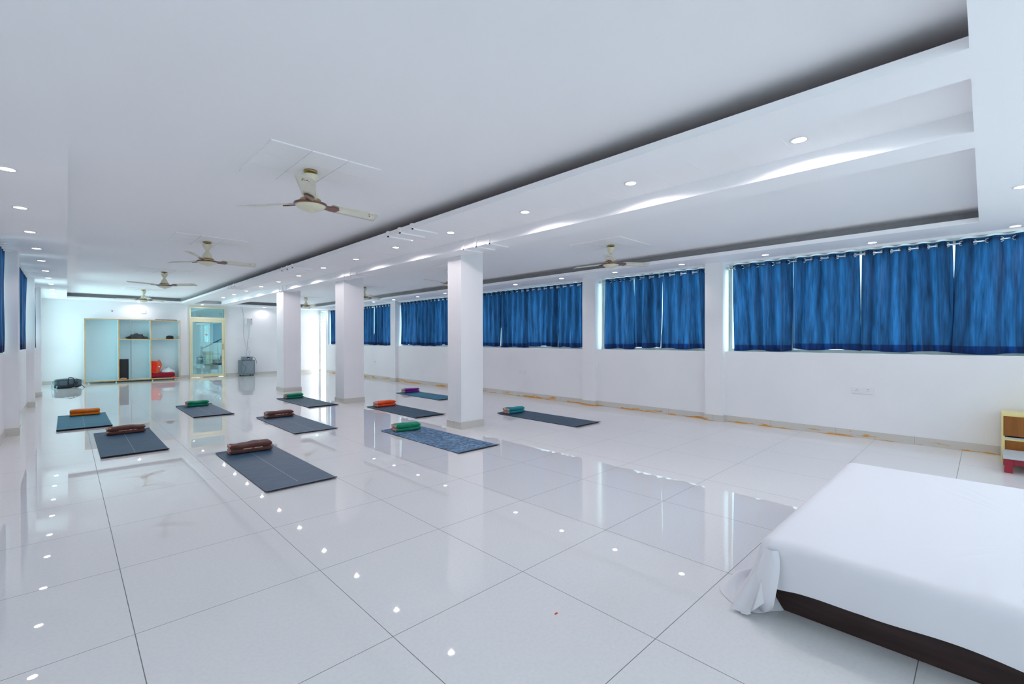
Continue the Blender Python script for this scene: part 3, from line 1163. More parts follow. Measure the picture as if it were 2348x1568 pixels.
def curtain(xc, y0, y1, side, label, group, seed, ztop=2.455, zbot=1.135, lean0=0.0, lean1=0.0, pull=0.0, fine=True):
    """eyelet curtain hanging in the plane x = xc; side=-1: room is towards -x"""
    rnd = random.Random(seed)
    wd = y1 - y0
    n = max(2, round(wd / 0.19))
    ph = rnd.uniform(-.3, .3)
    cols = n * (14 if fine else 9)
    zh = zbot + 0.085
    fr = [rnd.uniform(0.25, 1.35) for _ in range(n + 2)]
    off = rnd.uniform(0, 20)

    def P(u, z):
        t = (ztop - z) / (ztop - zbot)
        yy_ = y0 + u * wd + (lean0 * (1 - u) + lean1 * u) * t
        yy_ += 0.016 * t * math.sin(u * 11 + off) + 0.01 * t * math.sin(u * 23 + off * 2)
        k = min(int(u * n), n - 1)
        a = fr[k] * (1 - (u * n - k)) + fr[k + 1] * (u * n - k)
        a = 1 + (a - 1) * min(1, t * 2.2)
        amp = 0.050 * a * (1 - 0.10 * t)
        cw = math.cos(2 * PI * (n * u) + 0.5 * t * math.sin(2 * PI * n * u * .37 + off) + ph * t * 4 + 1.1 * t * math.sin(u * 7 + off))
        x = amp * math.copysign(abs(cw) ** (1 - 0.45 * min(1, t * 3)), cw)
        x += 0.010 * t * math.sin(2 * PI * n * u * 2.3 + off + 3 * t)
        x += 0.022 * noise.noise(Vector((u * wd * 7, z * 1.2, off))) * t
        yb = 0.0
        if pull:
            yb = -pull * math.exp(-((u - 0.5) ** 2) / .02) * 0
        # room side is towards `side`
        return (xc - side * x, yy_ + yb, z)

    rows = [ztop, ztop - .02, ztop - .05, ztop - .08, ztop - .12] + [ztop - .12 - (ztop - .12 - zh) * i / 16 for i in range(1, 17)]
    b = bmesh.new()
    vs = [[b.verts.new(P(i / cols, z)) for i in range(cols + 1)] for z in rows]
    for r in range(len(rows) - 1):
        for i in range(cols):
            b.faces.new((vs[r][i], vs[r][i + 1], vs[r + 1][i + 1], vs[r + 1][i]))
    root = thing('curtain', label, 'curtain', (xc, (y0 + y1) / 2, zbot), 0, group)
    off_v = Vector(root.location)
    for v in b.verts:
        v.co -= off_v
    body = obj('drape', b, M['curtain'], root, True)
    b = bmesh.new()
    hz = [zh, zh - .03, zh - .06, zbot]
    vs = [[b.verts.new(Vector(P(i / cols, z + (0.010 * math.sin(i / cols * 9 + off) if k == 3 else 0))) - off_v) for i in range(cols + 1)] for k, z in enumerate(hz)]
    for r in range(3):
        for i in range(cols):
            b.faces.new((vs[r][i], vs[r][i + 1], vs[r + 1][i + 1], vs[r + 1][i]))
    obj('hem', b, M['hem'], root, True)
    me = grommet_mesh()
    for g in range(2 * n):
        u = (g + 0.5) / (2 * n)
        p = P(u, ztop - .045)
        q = P(min(u + .01, 1), ztop - .045)
        d = Vector(q) - Vector(p)
        o = bpy.data.objects.new('grommet', me)
        C.objects.link(o)
        o.parent = root
        o.location = Vector(p) - off_v
        # ring plane follows the cloth
        ang = math.atan2(d.y, d.x)
        o.rotation_euler = (0, 0, (ang - PI / 2) * 0.55)
    return root


def rod(x, y0, y1, z, side, label):
    root = thing('curtain_rod', label, 'curtain rod', (x, (y0 + y1) / 2, z), 0, 'chrome curtain rods')
    h = (y1 - y0) / 2
    b = bmesh.new(); lathe(b, [(0.0115, -h + .03), (0.0115, h - .03)], 14, (0, 0, 0), 'y'); obj('tube', b, M['chrome'], root, True)
    for s in (-1, 1):
        b = bmesh.new()
        lathe(b, [(0.001, s * (h - .002)), (0.022, s * (h - .002)), (0.022, s * (h - .012)), (0.014, s * (h - .03)), (0.014, s * (h - .045))], 16, (0, 0, 0), 'y')
        obj('end_bracket', b, M['chrome'], root, True)
    return root


XC = 7.535
GR = 'blue curtains along the right wall'
zr = 2.41
rod_labels = ['chrome rod carrying the four large curtains at the right edge of the picture',
              'chrome rod carrying the three curtains between the two nearest wall pilasters',
              'chrome rod carrying the curtains right of the nearest column',
              'chrome rod carrying the curtains between the two nearest columns',
              'chrome rod carrying the curtains behind the second column']
for (a, b_), lab in zip(WR, rod_labels):
    rod(XC, a, b_, zr, -1, lab)
CUR = [
    (-0.60, 0.250, 'blue eyelet curtain cut by the right edge of the picture', 0, 0.03),
    (0.275, 1.145, 'blue eyelet curtain above the wooden cabinet side, second from the right edge, with diagonal creases', -0.02, 0.02),
    (1.170, 1.942, 'blue eyelet curtain above the near wall socket, third from the right edge', -0.012, 0.0),
    (1.945, 2.790, 'blue eyelet curtain beside the nearest wall pilaster, its lower far corner lifted', 0.0, -0.05),
    (3.17, 3.985, 'blue eyelet curtain left of the nearest wall pilaster, broad and translucent', 0.0, 0.006),
    (3.98, 4.55, 'narrow dark blue eyelet curtain, middle one between the two nearest wall pilasters', 0.0, 0.0),
    (4.56, 5.20, 'blue eyelet curtain just right of the second wall pilaster', -0.02, 0.0),
    (5.60, 6.36, 'blue eyelet curtain just left of the second wall pilaster', 0.0, 0.0),
    (6.35, 7.25, 'blue eyelet curtain second left of the second wall pilaster', 0.0, 0.0),
    (7.24, 8.14, 'blue eyelet curtain third left of the second wall pilaster', 0.0, 0.0),
    (8.13, 9.0, 'blue eyelet curtain touching the right side of the nearest column in view', 0.0, 0.0),
    (10.10, 10.92, 'blue eyelet curtain touching the left side of the nearest column in view', 0.0, 0.0),
    (10.91, 11.62, 'blue eyelet curtain one left of the nearest column', 0.0, 0.0),
    (11.60, 12.25, 'blue eyelet curtain two left of the nearest column', 0.0, 0.0),
    (12.24, 12.78, 'blue eyelet curtain farthest left of the four between the nearest columns', 0.0, 0.0),
    (13.30, 14.50, 'blue eyelet curtain right of the second column, beside the third wall pilaster', 0.0, 0.03),
    (14.62, 16.3, 'blue eyelet curtain touching the right side of the second column in view', 0.03, 0.0),
    (16.35, 18.10, 'small blue eyelet curtain left of the second column, farthest on the right wall', 0.0, 0.0),
]
for i, (a, b_, lab, l0, l1) in enumerate(CUR):
    curtain(XC, a, b_, -1, lab, GR, 100 + i, zbot=1.12 + 0.012 * ((i * 7) % 3), lean0=l0, lean1=l1, fine=a < 10)
curtain(XC, 9.34, 10.08, -1, 'blue eyelet curtain hidden behind the nearest column', GR, 140, fine=False)
GL = 'blue curtains along the left wall'
for (a, b_, x, lab) in ((8.05, 9.05, -0.625, 'blue curtain at the left edge of the picture, cut by the frame'),
                        (9.55, 10.6, -0.575, 'blue curtain behind the nearest left pilaster, its nearer panel'),
                        (10.65, 11.65, -0.575, 'blue curtain behind the nearest left pilaster, middle panel'),
                        (11.70, 12.60, -0.575, 'blue curtain behind the nearest left pilaster, farthest panel'),
                        (13.9, 14.88, -0.545, 'thin sliver of blue curtain between the second and third left pilasters')):
    curtain(x, a, b_, 1, lab, GL, int(a * 10), fine=False)
for (a, b_, x, lab) in ((7.97, 9.08, -0.625, 'chrome rod on the left wall before the nearest left pilaster'),
                        (9.42, 12.70, -0.575, 'chrome rod on the left wall behind the nearest left pilaster'),
                        (13.02, 14.96, -0.545, 'chrome rod on the left wall behind the second left pilaster')):
    rod(x, a, b_, zr, 1, lab)


# ------------------------------------------------------------------ yoga mats
def yoga_mat(x0, x1, y0, y1, mat, label, rz=0.0, curl=(0.012, 0.012)):
    cx, cy = (x0 + x1) / 2, (y0 + y1) / 2
    hw, hl = (x1 - x0) / 2, (y1 - y0) / 2
    nx, ny = 10, 40
    th = 0.006
    b = bmesh.new()

    def zf(u, v):
        d0 = max(0, 1 - (v + hl) / 0.10)
        d1 = max(0, 1 - (hl - v) / 0.10)
        return curl[0] * d0 * d0 + curl[1] * d1 * d1

    top, bot = [], []
    for j in range(ny + 1):
        t = j / ny
        v = -hl + 2 * hl * (0.5 - 0.5 * math.cos(PI * t)) if True else 0
        rt, rb = [], []
        for i in range(nx + 1):
            u = -hw + 2 * hw * i / nx
            z = zf(u, v) + 0.0004 * math.sin(u * 17 + v * 3)
            rt.append(b.verts.new((u, v, z + th)))
            rb.append(b.verts.new((u, v, max(z, 0.0005))))
        top.append(rt); bot.append(rb)
    for j in range(ny):
        for i in range(nx):
            b.faces.new((top[j][i], top[j][i + 1], top[j + 1][i + 1], top[j + 1][i])).material_index = 0
            b.faces.new((bot[j][i], bot[j + 1][i], bot[j + 1][i + 1], bot[j][i + 1])).material_index = 1
    for j in range(ny):
        b.faces.new((top[j][0], top[j + 1][0], bot[j + 1][0], bot[j][0])).material_index = 1
        b.faces.new((top[j][nx], bot[j][nx], bot[j + 1][nx], top[j + 1][nx])).material_index = 1
    for i in range(nx):
        b.faces.new((top[0][i], bot[0][i], bot[0][i + 1], top[0][i + 1])).material_index = 1
        b.faces.new((top[ny][i], top[ny][i + 1], bot[ny][i + 1], bot[ny][i])).material_index = 1
    o = obj('yoga_mat', b, [mat, M['matedge']])
    o.location = (cx, cy, 0.0002)
    o.rotation_euler = (0, 0, rz)
    return tag(o, label, 'yoga mat', 'yoga mats laid out on the floor')


MT = M
yoga_mat(1.20, 1.80, 4.19, 6.04, MT['mat_slate'], 'dark blue yoga mat nearest the camera under a thick brown cushion')
yoga_mat(0.26, 0.86, 6.65, 8.47, MT['mat_slate'], 'dark blue yoga mat under a brown cushion, leftmost of the middle row', 0, (0.016, 0.01))
yoga_mat(3.17, 3.78, 4.12, 5.92, MT['mat_wave'], 'mottled bright blue yoga mat beside the nearest column under a green cushion')
yoga_mat(-0.11, 0.49, 9.07, 10.84, MT['mat_teal'], 'teal yoga mat at far left under an orange cushion', 0, (0.02, 0.008))
yoga_mat(1.50, 2.09, 9.07, 10.84, MT['mat_slate'], 'dark yoga mat under the green cushion on the left half of the hall', 0, (0.016, 0.02))
yoga_mat(2.23, 2.82, 6.54, 8.34, MT['mat_slate'], 'dark slate yoga mat in the middle of the hall under a brown cushion', 0, (0.01, 0.016))
yoga_mat(3.28, 3.86, 8.92, 10.74, MT['mat_plain'], 'dark yoga mat under a green cushion in front of the third column', 0.01, (0.016, 0.014))
yoga_mat(4.10, 4.69, 6.48, 8.21, MT['mat_plain'], 'dark yoga mat under a red orange cushion between the two nearest columns', 0, (0.016, 0.012))
yoga_mat(5.68, 6.28, 8.08, 9.87, MT['mat_teal'], 'bright teal yoga mat under a purple cushion, partly behind the nearest column', 0, (0.012, 0.012))
yoga_mat(5.36, 5.96, 4.16, 5.90, MT['mat_plain'], 'dark slate yoga mat right of the nearest column under a teal cushion', 0, (0.016, 0.016))


# ------------------------------------------------------------------ folded cushions
def slab(bm, L_, W_, z0, z1, seed, tuft=0.0, bulge=0.012, e=3.2, nx=26, seg=22):
    """soft slab along x; section is a superellipse"""
    rings = []
    h = (z1 - z0) / 2
    zc = (z0 + z1) / 2
    for i in range(nx + 1):
        t = i / nx
        s = -1 + 2 * t
        cap = (1 - abs(s) ** 9) ** (1 / 3) if abs(s) < 1 else 0.0
        k = 0.55 + 0.45 * cap
        if i in (0, nx):
            k = 0.50
        x = s * L_ / 2
        ring = []
        for q in range(seg):
            a = 2 * PI * q / seg
            ca, sa = math.cos(a), math.sin(a)
            yy_ = math.copysign(abs(ca) ** (2 / e), ca) * W_ / 2 * (0.9 + 0.1 * k)
            zz = math.copysign(abs(sa) ** (2 / e), sa) * h * k
            nz = noise.noise(Vector((x * 9, yy_ * 12, seed * 3.1 + z0 * 40)))
            zz += nz * 0.010 * (1 if sa > 0 else 0.0)
            yy_ += noise.noise(Vector((x * 7, zz * 20, seed + 5))) * 0.008
            if sa > 0.2:
                zz += bulge * (1 - s * s) * 0.5 * math.sin(seed + 2 * t * PI) * 0.6
                if tuft:
                    for (tx, ty) in ((-0.30, 0), (-0.05, .15), (0.08, -0.15), (0.28, 0.05)):
                        d2 = ((x - tx * L_) / 0.022) ** 2 + ((yy_ - ty * W_) / 0.022) ** 2
                        zz -= tuft * math.exp(-d2)
            ring.append(bm.verts.new((x, yy_, max(z0 + .0005 if sa <= 0 else z0, zc + zz))))
        rings.append(ring)
    for a, b in zip(rings, rings[1:]):
        for q in range(seg):
            bm.faces.new((a[q], a[(q + 1) % seg], b[(q + 1) % seg], b[q]))
    bm.faces.new(rings[0])
    bm.faces.new(rings[-1])


def cushion(cx, cy, L_, W_, H_, mat, label, seed, rz=0.0, tuft=0.0, trim=False, th=0.0075):
    root = thing('folded_cushion', label, 'cushion', (cx, cy, th), rz, 'folded cushions on the yoga mats')
    b = bmesh.new(); slab(b, L_, W_, 0, H_ * .5, seed, 0); obj('lower_fold', b, mat, root, True)
    b = bmesh.new(); slab(b, L_ * .985, W_ * .97, H_ * .47, H_, seed + 9, tuft, 0.02); obj('upper_fold', b, mat, root, True)
    for nm, z0, z1 in (('lining', H_ * .05, H_ * .44), ('lining', H_ * .52, H_ * .93)):
        b = bmesh.new()
        bx(b, -L_ / 2 - .004, -L_ / 2 + .05, -W_ * .42, W_ * .42, z0, z1, bev=.009)
        obj(nm, b, M['patch'], root, True)
    if trim:
        b = bmesh.new()
        bx(b, -L_ * .22, L_ * .26, -W_ / 2 - .001, -W_ / 2 + .03, H_ * .44, H_ * .53, bev=.003)
        obj('embroidered_edge', b, M['patch'], root)
    return root


cushion(1.515, 5.90, 0.43, 0.20, 0.105, M['brown'], 'thick tufted brown folded cushion on the yoga mat nearest the camera', 1, -0.10, 0.010, True)
cushion(0.585, 8.26, 0.41, 0.19, 0.10, M['brown'], 'tufted brown folded cushion on the leftmost dark mat, behind and left of the nearest one', 2, 0.0, 0.008, True)
cushion(3.46, 5.73, 0.37, 0.20, 0.10, M['green'], 'green folded cushion on the mottled blue mat beside the nearest column', 3, -0.14)
cushion(0.225, 10.75, 0.38, 0.18, 0.10, M['orange'], 'orange folded cushion on the teal mat at far left', 4, 0.0)
cushion(1.82, 10.68, 0.36, 0.18, 0.10, M['green'], 'green folded cushion on the dark mat in front of the glass door reflection', 5, 0.08)
cushion(2.54, 8.21, 0.42, 0.19, 0.10, M['brown'], 'brown folded cushion in the middle of the hall with an embroidered edge', 6, -0.04, 0.005, True)
cushion(3.59, 10.63, 0.37, 0.18, 0.10, M['green'], 'small green folded cushion in front of the third column', 7, 0.10)
cushion(4.42, 8.11, 0.40, 0.19, 0.10, M['vermil'], 'red orange folded cushion between the two nearest columns', 8, 0.03)
cushion(6.04, 9.80, 0.42, 0.18, 0.10, M['purple'], 'purple folded cushion on the bright teal mat', 9, 0.05)
cushion(5.64, 5.77, 0.38, 0.19, 0.10, M['teal'], 'teal folded cushion right of the nearest column', 10, 0.0)

# ------------------------------------------------------------------ open cabinet against the far wall
cb = thing('open_cabinet', 'pale open cabinet with orange wood edging against the far wall', 'cabinet', (0, 0, 0))


def panel(name, x0, x1, y0, y1, z0, z1, mat, parent=cb):
    """board whose front (camera side) edge is wood-banded"""
    b = bmesh.new()
    bx(b, x0, x1, y0, y1, z0, z1)
    b.faces.ensure_lookup_table()
    for f in b.faces:
        c_ = f.calc_center_median()
        f.material_index = 1 if abs(c_.y - y0) < 1e-5 else 0
    return obj(name, b, [mat, M['edge']], parent)


cy0, cy1 = 18.40, 18.84
CT, CB = 1.935, 0.05
panel('side_panel', 0.368, 0.390, cy0, cy1, CB, CT, M['lam_out'])
panel('side_panel', 2.660, 2.682, cy0, cy1, CB, CT, M['lam_out'])
panel('top_panel', 0.390, 2.660, cy0, cy1, CT - .022, CT, M['lam_out'])
panel('bottom_panel', 0.390, 2.660, cy0, cy1, CB, CB + .028, M['lam_in'])
panel('divider', 1.128, 1.152, cy0, cy1, CB + .028, CT - .022, M['lam_in'])
panel('divider', 1.902, 1.926, cy0, cy1, CB + .028, CT - .022, M['lam_in'])
panel('shelf', 1.152, 1.902, cy0 + .005, cy1, 1.305, 1.328, M['lam_in'])
panel('shelf', 1.926, 2.660, cy0 + .005, cy1, 1.305, 1.328, M['lam_in'])
b = bmesh.new(); bx(b, 0.390, 1.128, cy1 - .012, cy1, CB + .028, CT - .022); obj('back_panel', b, M['lam_in'], cb)
b = bmesh.new()
bx(b, 1.152, 1.460, cy1 - .012, cy1, CB + .028, CT - .022)
bx(b, 1.468, 1.902, cy1 - .012, cy1, CB + .028, CT - .022)
obj('back_panel', b, M['lam_in'], cb)
b = bmesh.new(); bx(b, 1.926, 2.660, cy1 - .012, cy1, CB + .028, CT - .022); obj('back_panel', b, M['lam_in'], cb)
for x in (0.47, 1.08, 1.96, 2.55):
    for y in (cy0 + .05, cy1 - .05):
        b = bmesh.new(); lathe(b, [(0.026, 0), (0.022, .006), (0.022, CB)], 14, (x, y, 0)); obj('leg', b, M['chrome'], cb, True)

# things in and on the cabinet
o = boxes('flat_mat', [(2.05, 2.60, 18.45, 18.80, CT + .001, CT + .018)], M['dark'], bev=.004)
del o['kind']
tag(o, 'flat dark mat lying on top of the open cabinet', 'mat')
st_ = thing('folded_foam_mat', 'black folded foam mat standing upright in the cabinet lower middle bay', 'mat', (1.268, 18.50, CB + .029))
for k in range(3):
    b = bmesh.new(); bx(b, -.108, .108, -.035 + k * .034, -.002 + k * .034, 0, .63 - .004 * k, bev=.008); obj('layer', b, M['dark'], st_, True)
b = bmesh.new()
for k in range(3):
    lathe(b, [(0.001, -.05), (0.02, -.048), (0.023, -.02), (0.021, .02), (0.018, .045), (0.001, .047)], 12, (1.215 + 0.035 * k, 18.425, CB + .030 + .024 + .012 * (k % 2)), 'x')
o = obj('wooden_massager', b, M['copper'], None, True)
tag(o, 'small tan bundle at the foot of the black foam mat', 'bundle')


def heap(name, cx, cy, cz, rx, ry, rz_, mat, label, cat, seed, amp=0.35, group=None):
    b = bmesh.new()
    bmesh.ops.create_icosphere(b, subdivisions=4, radius=1.0)
    for v in b.verts:
        n = v.co.normalized()
        f = 1 + amp * noise.noise(n * 2.1 + Vector((seed, 0, 0))) + amp * .5 * noise.noise(n * 5 + Vector((0, seed, 0))) + amp * .25 * abs(noise.noise(n * 9 + Vector((seed, seed, 0))))
        z = max(n.z * f, 0) if n.z > -0.1 else 0
        flare = 1 + 0.25 * max(0, 0.3 - n.z)
        v.co = Vector((n.x * f * rx * flare, n.y * f * ry * flare, z * rz_))
    o = obj(name, b, mat, None, True)
    o.location = (cx, cy, cz)
    return tag(o, label, cat, group)


heap('crumpled_cloth', 1.56, 18.60, 1.3285, 0.24, 0.12, 0.14, M['greycl'], 'crumpled dark grey cloth heap on the middle upper cabinet shelf', 'cloth', 3.3, 0.5)
cap_ = thing('cap', 'black cap with its brim to the right on the upper right cabinet shelf', 'cap', (2.42, 18.55, 1.3285))
b = bmesh.new()
lathe(b, [(0.100, 0), (0.103, .03), (0.100, .075), (0.086, .10), (0.04, .112), (0.001, .113)], 24)
obj('crown', b, M['blk'], cap_, True)
b = bmesh.new()
top, bot = [], []
for k in range(13):
    a = -PI / 3 + 2 * PI / 3 * k / 12
    top.append(((0.085 * math.cos(a), 0.085 * math.sin(a)), (0.085 * math.cos(a) + 0.125 * math.cos(a * .5), 0.085 * math.sin(a) * .9)))
lo_ = [b.verts.new((p[0][0] * .95, p[0][1], .012)) for p in top] + [b.verts.new((p[1][0], p[1][1], .004 + .012)) for p in reversed(top)]
hi_ = [b.verts.new((v.co.x, v.co.y, v.co.z + .006)) for v in lo_]
b.faces.new(lo_); b.faces.new(hi_)
for i in range(len(lo_)):
    j = (i + 1) % len(lo_)
    b.faces.new((lo_[i], lo_[j], hi_[j], hi_[i]))
obj('brim', b, M['blk'], cap_)

zb = CB + .029
cu = thing('floor_cushion', 'maroon square cushion in the lower right cabinet bay', 'cushion', (2.23, 18.60, zb))
b = bmesh.new(); slab(b, 0.62, 0.34, 0, 0.17, 12, 0, 0.01, 4); obj('cover', b, M['maroon'], cu, True)
b = bmesh.new(); bx(b, .20, .335, -.185, -.165, .0, .025, bev=.006); obj('strap', b, M['red'], cu)
tb = thing('tote_bag', 'red and orange tote bag with a round white emblem leaning in the right cabinet bay', 'bag', (2.06, 18.50, zb + .165))
b = bmesh.new()
out = [(-.128, .00), (.03, -.02), (.075, .05), (.135, .20), (.145, .29), (.10, .36), (.03, .385), (-.06, .375), (-.128, .385)]
fr_, bk_ = [], []
for (x, z) in out:
    fr_.append(b.verts.new((x, -.055 + .02 * z, z)))
    bk_.append(b.verts.new((x, .045 - .02 * z, z)))
b.faces.new(fr_); b.faces.new(bk_)
for i in range(len(out)):
    j = (i + 1) % len(out)
    b.faces.new((fr_[i], fr_[j], bk_[j], bk_[i]))
bmesh.ops.bevel(b, geom=b.edges[:], offset=.012, segments=2, affect='EDGES')
obj('bag_body', b, M['orangered'], tb, True)
b = bmesh.new()
out2 = [(-.128, .01), (-.02, .01), (.00, .15), (.02, .30), (-.01, .36), (-.128, .37)]
v1 = [b.verts.new((x, -.064 + .02 * z, z)) for x, z in out2]
v2 = [b.verts.new((x, -.054 + .02 * z, z)) for x, z in out2]
b.faces.new(v1); b.faces.new(v2)
for i in range(6):
    j = (i + 1) % 6
    b.faces.new((v1[i], v1[j], v2[j], v2[i]))
obj('front_panel', b, M['red'], tb)
b = bmesh.new(); lathe(b, [(0.001, 0), (0.012, 0), (0.022, 0), (0.022, .004), (0.012, .004), (0.001, .004)], 20, (.068, -.066, .20), 'y'); obj('emblem', b, M['whitecl'], tb)
b = bmesh.new(); tube(b, smooth_pts([(.04, -.05, .37), (.06, -.05, .42), (.09, -.05, .38), (.10, -.05, .34)], 5), .006); obj('handle', b, M['maroon'], tb, True)
heap('white_cloth', 2.36, 18.60, zb + .168, 0.17, 0.12, 0.13, M['whitecl'], 'crumpled white cloth on top of the maroon cushion', 'cloth', 8.1, 0.3)

# ------------------------------------------------------------------ duffel bag
bg = thing('duffel_bag', 'black duffel bag lying on the floor beside the open cabinet', 'bag', (0.02, 17.25, 0.0), 0.12)
b = bmesh.new()
nx, seg = 30, 24
rings = []
for i in range(nx + 1):
    t = i / nx
    s = -1 + 2 * t
    k = max(0.02, (1 - abs(s) ** 5)) ** 0.5
    ring = []
    for q in range(seg):
        a = 2 * PI * q / seg
        hy, hz = 0.15 * k, 0.125 * (0.7 + .3 * k) * (1 - .1 * s)
        yy_ = math.copysign(abs(math.cos(a)) ** .75, math.cos(a)) * hy
        zz = math.copysign(abs(math.sin(a)) ** .75, math.sin(a)) * hz
        nn = noise.noise(Vector((s * 4, yy_ * 14, zz * 14)))
        ring.append(b.verts.new((s * .27, yy_ + nn * .012, max(0.001, 0.125 + zz * (1 + .1 * nn)))))
    rings.append(ring)
for r1, r2 in zip(rings, rings[1:]):
    for q in range(seg):
        b.faces.new((r1[q], r1[(q + 1) % seg], r2[(q + 1) % seg], r2[q]))
b.faces.new(rings[0]); b.faces.new(rings[-1])
obj('bag_body', b, M['bagcl'], bg, True)
b = bmesh.new()
bx(b, -.17, -.02, -.165, -.12, .09, .20, bev=.012)
obj('side_pocket', b, M['bagpan'], bg, True)
b = bmesh.new(); bx(b, .0, .10, -.165, -.12, .12, .22, bev=.012); obj('side_pocket', b, M['bagpan'], bg, True)
b = bmesh.new(); bx(b, .14, .24, -.135, -.10, .08, .19, bev=.012); obj('side_pocket', b, M['bagpan'], bg, True)
b = bmesh.new()
tube(b, smooth_pts([(-.20, -.06, .245), (-.05, -.05, .265), (.10, -.05, .27), (.24, -.05, .22)], 6), .008)
obj('zip', b, M['bagteal'], bg, True)
b = bmesh.new()
tube(b, smooth_pts([(-.22, -.02, .25), (-.30, -.05, .18), (-.32, -.08, .06), (-.31, -.10, .008), (-.24, -.12, .009), (-.22, -.12, .08)], 6), .012, 8)
obj('shoulder_strap', b, M['bagteal'], bg, True)
b = bmesh.new()
tube(b, smooth_pts([(.10, -.155, .02), (.11, -.16, .20), (.08, -.06, .275), (.02, -.05, .28), (-.01, -.155, .2), (.0, -.16, .02)], 6), .010, 8)
obj('carry_handle', b, M['blk'], bg, True)
b = bmesh.new()
tube(b, smooth_pts([(.24, -.08, .10), (.28, -.09, .05), (.31, -.10, .012), (.33, -.10, .01)], 6), .007, 8)
obj('loose_strap', b, M['blk'], bg, True)

# ------------------------------------------------------------------ speaker, amplifier, wall box, switches, cables
sp = thing('speaker', 'large grey box speaker standing on the floor by the far wall', 'speaker', (4.70, 18.52, 0), 0.05)
b = bmesh.new(); bx(b, -.225, .225, 0, .36, .035, .565, bev=.012); obj('cabinet_box', b, M['spk'], sp)
b = bmesh.new(); bx(b, -.19, .19, -.008, .002, .085, .53, bev=.006); g_ = obj('grille', b, M['spkgr'], sp)
b = bmesh.new()
dd = [(.0, .40), (.06, .31), (.0, .22), (-.06, .31)]
for i in range(4):
    p, q = dd[i], dd[(i + 1) % 4]
    tube(b, [(p[0] + .07, -.010, p[1]), (q[0] + .07, -.010, q[1])], .003, 6)
obj('diamond_trim', b, M['steel'], g_)
for x in (-.17, .17):
    for y in (.04, .31):
        b = bmesh.new(); lathe(b, [(.028, 0), (.03, .02), (.024, .036)], 12, (x, y, 0)); obj('foot', b, M['blackpl'], sp, True)
am = thing('amplifier', 'grey amplifier sitting on top of the speaker', 'amplifier', (4.70, 18.53, .566), 0.05)
b = bmesh.new(); bx(b, -.155, .155, 0, .26, .008, .125, bev=.006); obj('case', b, M['amp'], am)
b = bmesh.new()
vv = [(-.06, .115), (.075, .115), (.03, .07), (-.015, .07)]
f1 = [b.verts.new((x, -.004, z)) for x, z in vv]; f2 = [b.verts.new((x, .002, z)) for x, z in vv]
b.faces.new(f1); b.faces.new(f2)
for i in range(4):
    j = (i + 1) % 4
    b.faces.new((f1[i], f1[j], f2[j], f2[i]))
obj('display', b, M['blackpl'], am)
b = bmesh.new(); lathe(b, [(0.001, -.02), (.014, -.018), (.016, 0)], 16, (.008, 0, .06), 'y'); obj('volume_knob', b, M['chrome'], am, True)
for x in (-.12, .12):
    b = bmesh.new(); bx(b, x - .015, x + .015, .02, .24, 0, .009); obj('foot', b, M['blackpl'], am)
wb = thing('wall_box', 'grey electrical box high on the far wall above the speaker', 'wall box', (4.82, Y1, 1.985))
b = bmesh.new(); bx(b, -.125, .125, -.09, 0, -.115, .115, bev=.008); obj('housing', b, M['white'], wb)
b = bmesh.new(); bx(b, -.075, .10, -.096, -.085, -.095, .095, bev=.004); obj('cover', b, M['offwhite'], wb)
b = bmesh.new(); lathe(b, [(.014, -.104), (.014, -.09)], 14, (.085, 0, .06), 'y'); obj('knob', b, M['blackpl'], wb)


def switch_panel(cx, label):
    t = thing('switch_panel', label, 'switch panel', (cx, Y1, 1.30), 0, 'switch panels on the far wall')
    b = bmesh.new(); bx(b, -.103, .103, -.012, 0, -.11, .11, bev=.006); obj('plate', b, M['white'], t)
    for i in range(4):
        for j in range(3):
            b = bmesh.new(); bx(b, -.082 + i * .043, -.050 + i * .043, -.018, -.010, -.088 + j * .062, -.045 + j * .062, bev=.003); obj('rocker', b, M['white'], t)
    return t


switch_panel(4.533, 'white switch panel on the far wall, left of the hanging cables')
switch_panel(4.870, 'white switch panel on the far wall, behind the hanging cables')


def cable(pts, label, r=.005, mat=None):
    b = bmesh.new(); tube(b, smooth_pts(pts, 8), r, 8)
    o = obj('cable', b, mat or M['cable'], None, True)
    return tag(o, label, 'cable', 'cables on the far wall')


yw = Y1 - .012
cable([(4.56, yw, 2.49), (4.63, yw, 2.40), (4.655, yw, 2.05), (4.645, yw, 1.6), (4.70, yw - .01, 1.2), (4.78, yw - .02, .95), (4.84, yw - .06, .78), (4.80, 18.80, .705)],
      'grey cable running down the far wall from the ceiling to the amplifier')
cable([(4.84, yw - .03, 1.86), (4.85, yw, 1.5), (4.80, yw, 1.25), (4.79, yw - .02, 1.05), (4.72, yw - .05, .85), (4.74, 18.80, .705)],
      'grey cable from the wall box crossing over to the amplifier')
cable([(4.80, yw - .03, 1.86), (4.81, yw, 1.4), (4.78, yw - .02, 1.1), (4.87, yw - .02, .9), (4.83, yw - .08, .75), (4.76, 18.80, .705)],
      'thin grey cable from the wall box bulging to the right above the amplifier', .004)
cable([(4.87, 18.60, .69), (4.95, 18.62, .62), (4.99, 18.60, .50), (5.0, 18.58, .42)], 'dark cable with a plug hanging down the right side of the speaker', .006, M['blackpl'])
cable([(4.53, 18.50, .57), (4.50, 18.485, .45), (4.62, 18.48, .30), (4.55, 18.485, .12), (4.52, 18.49, .10)], 'black cable looping down the front of the speaker', .004, M['blackpl'])


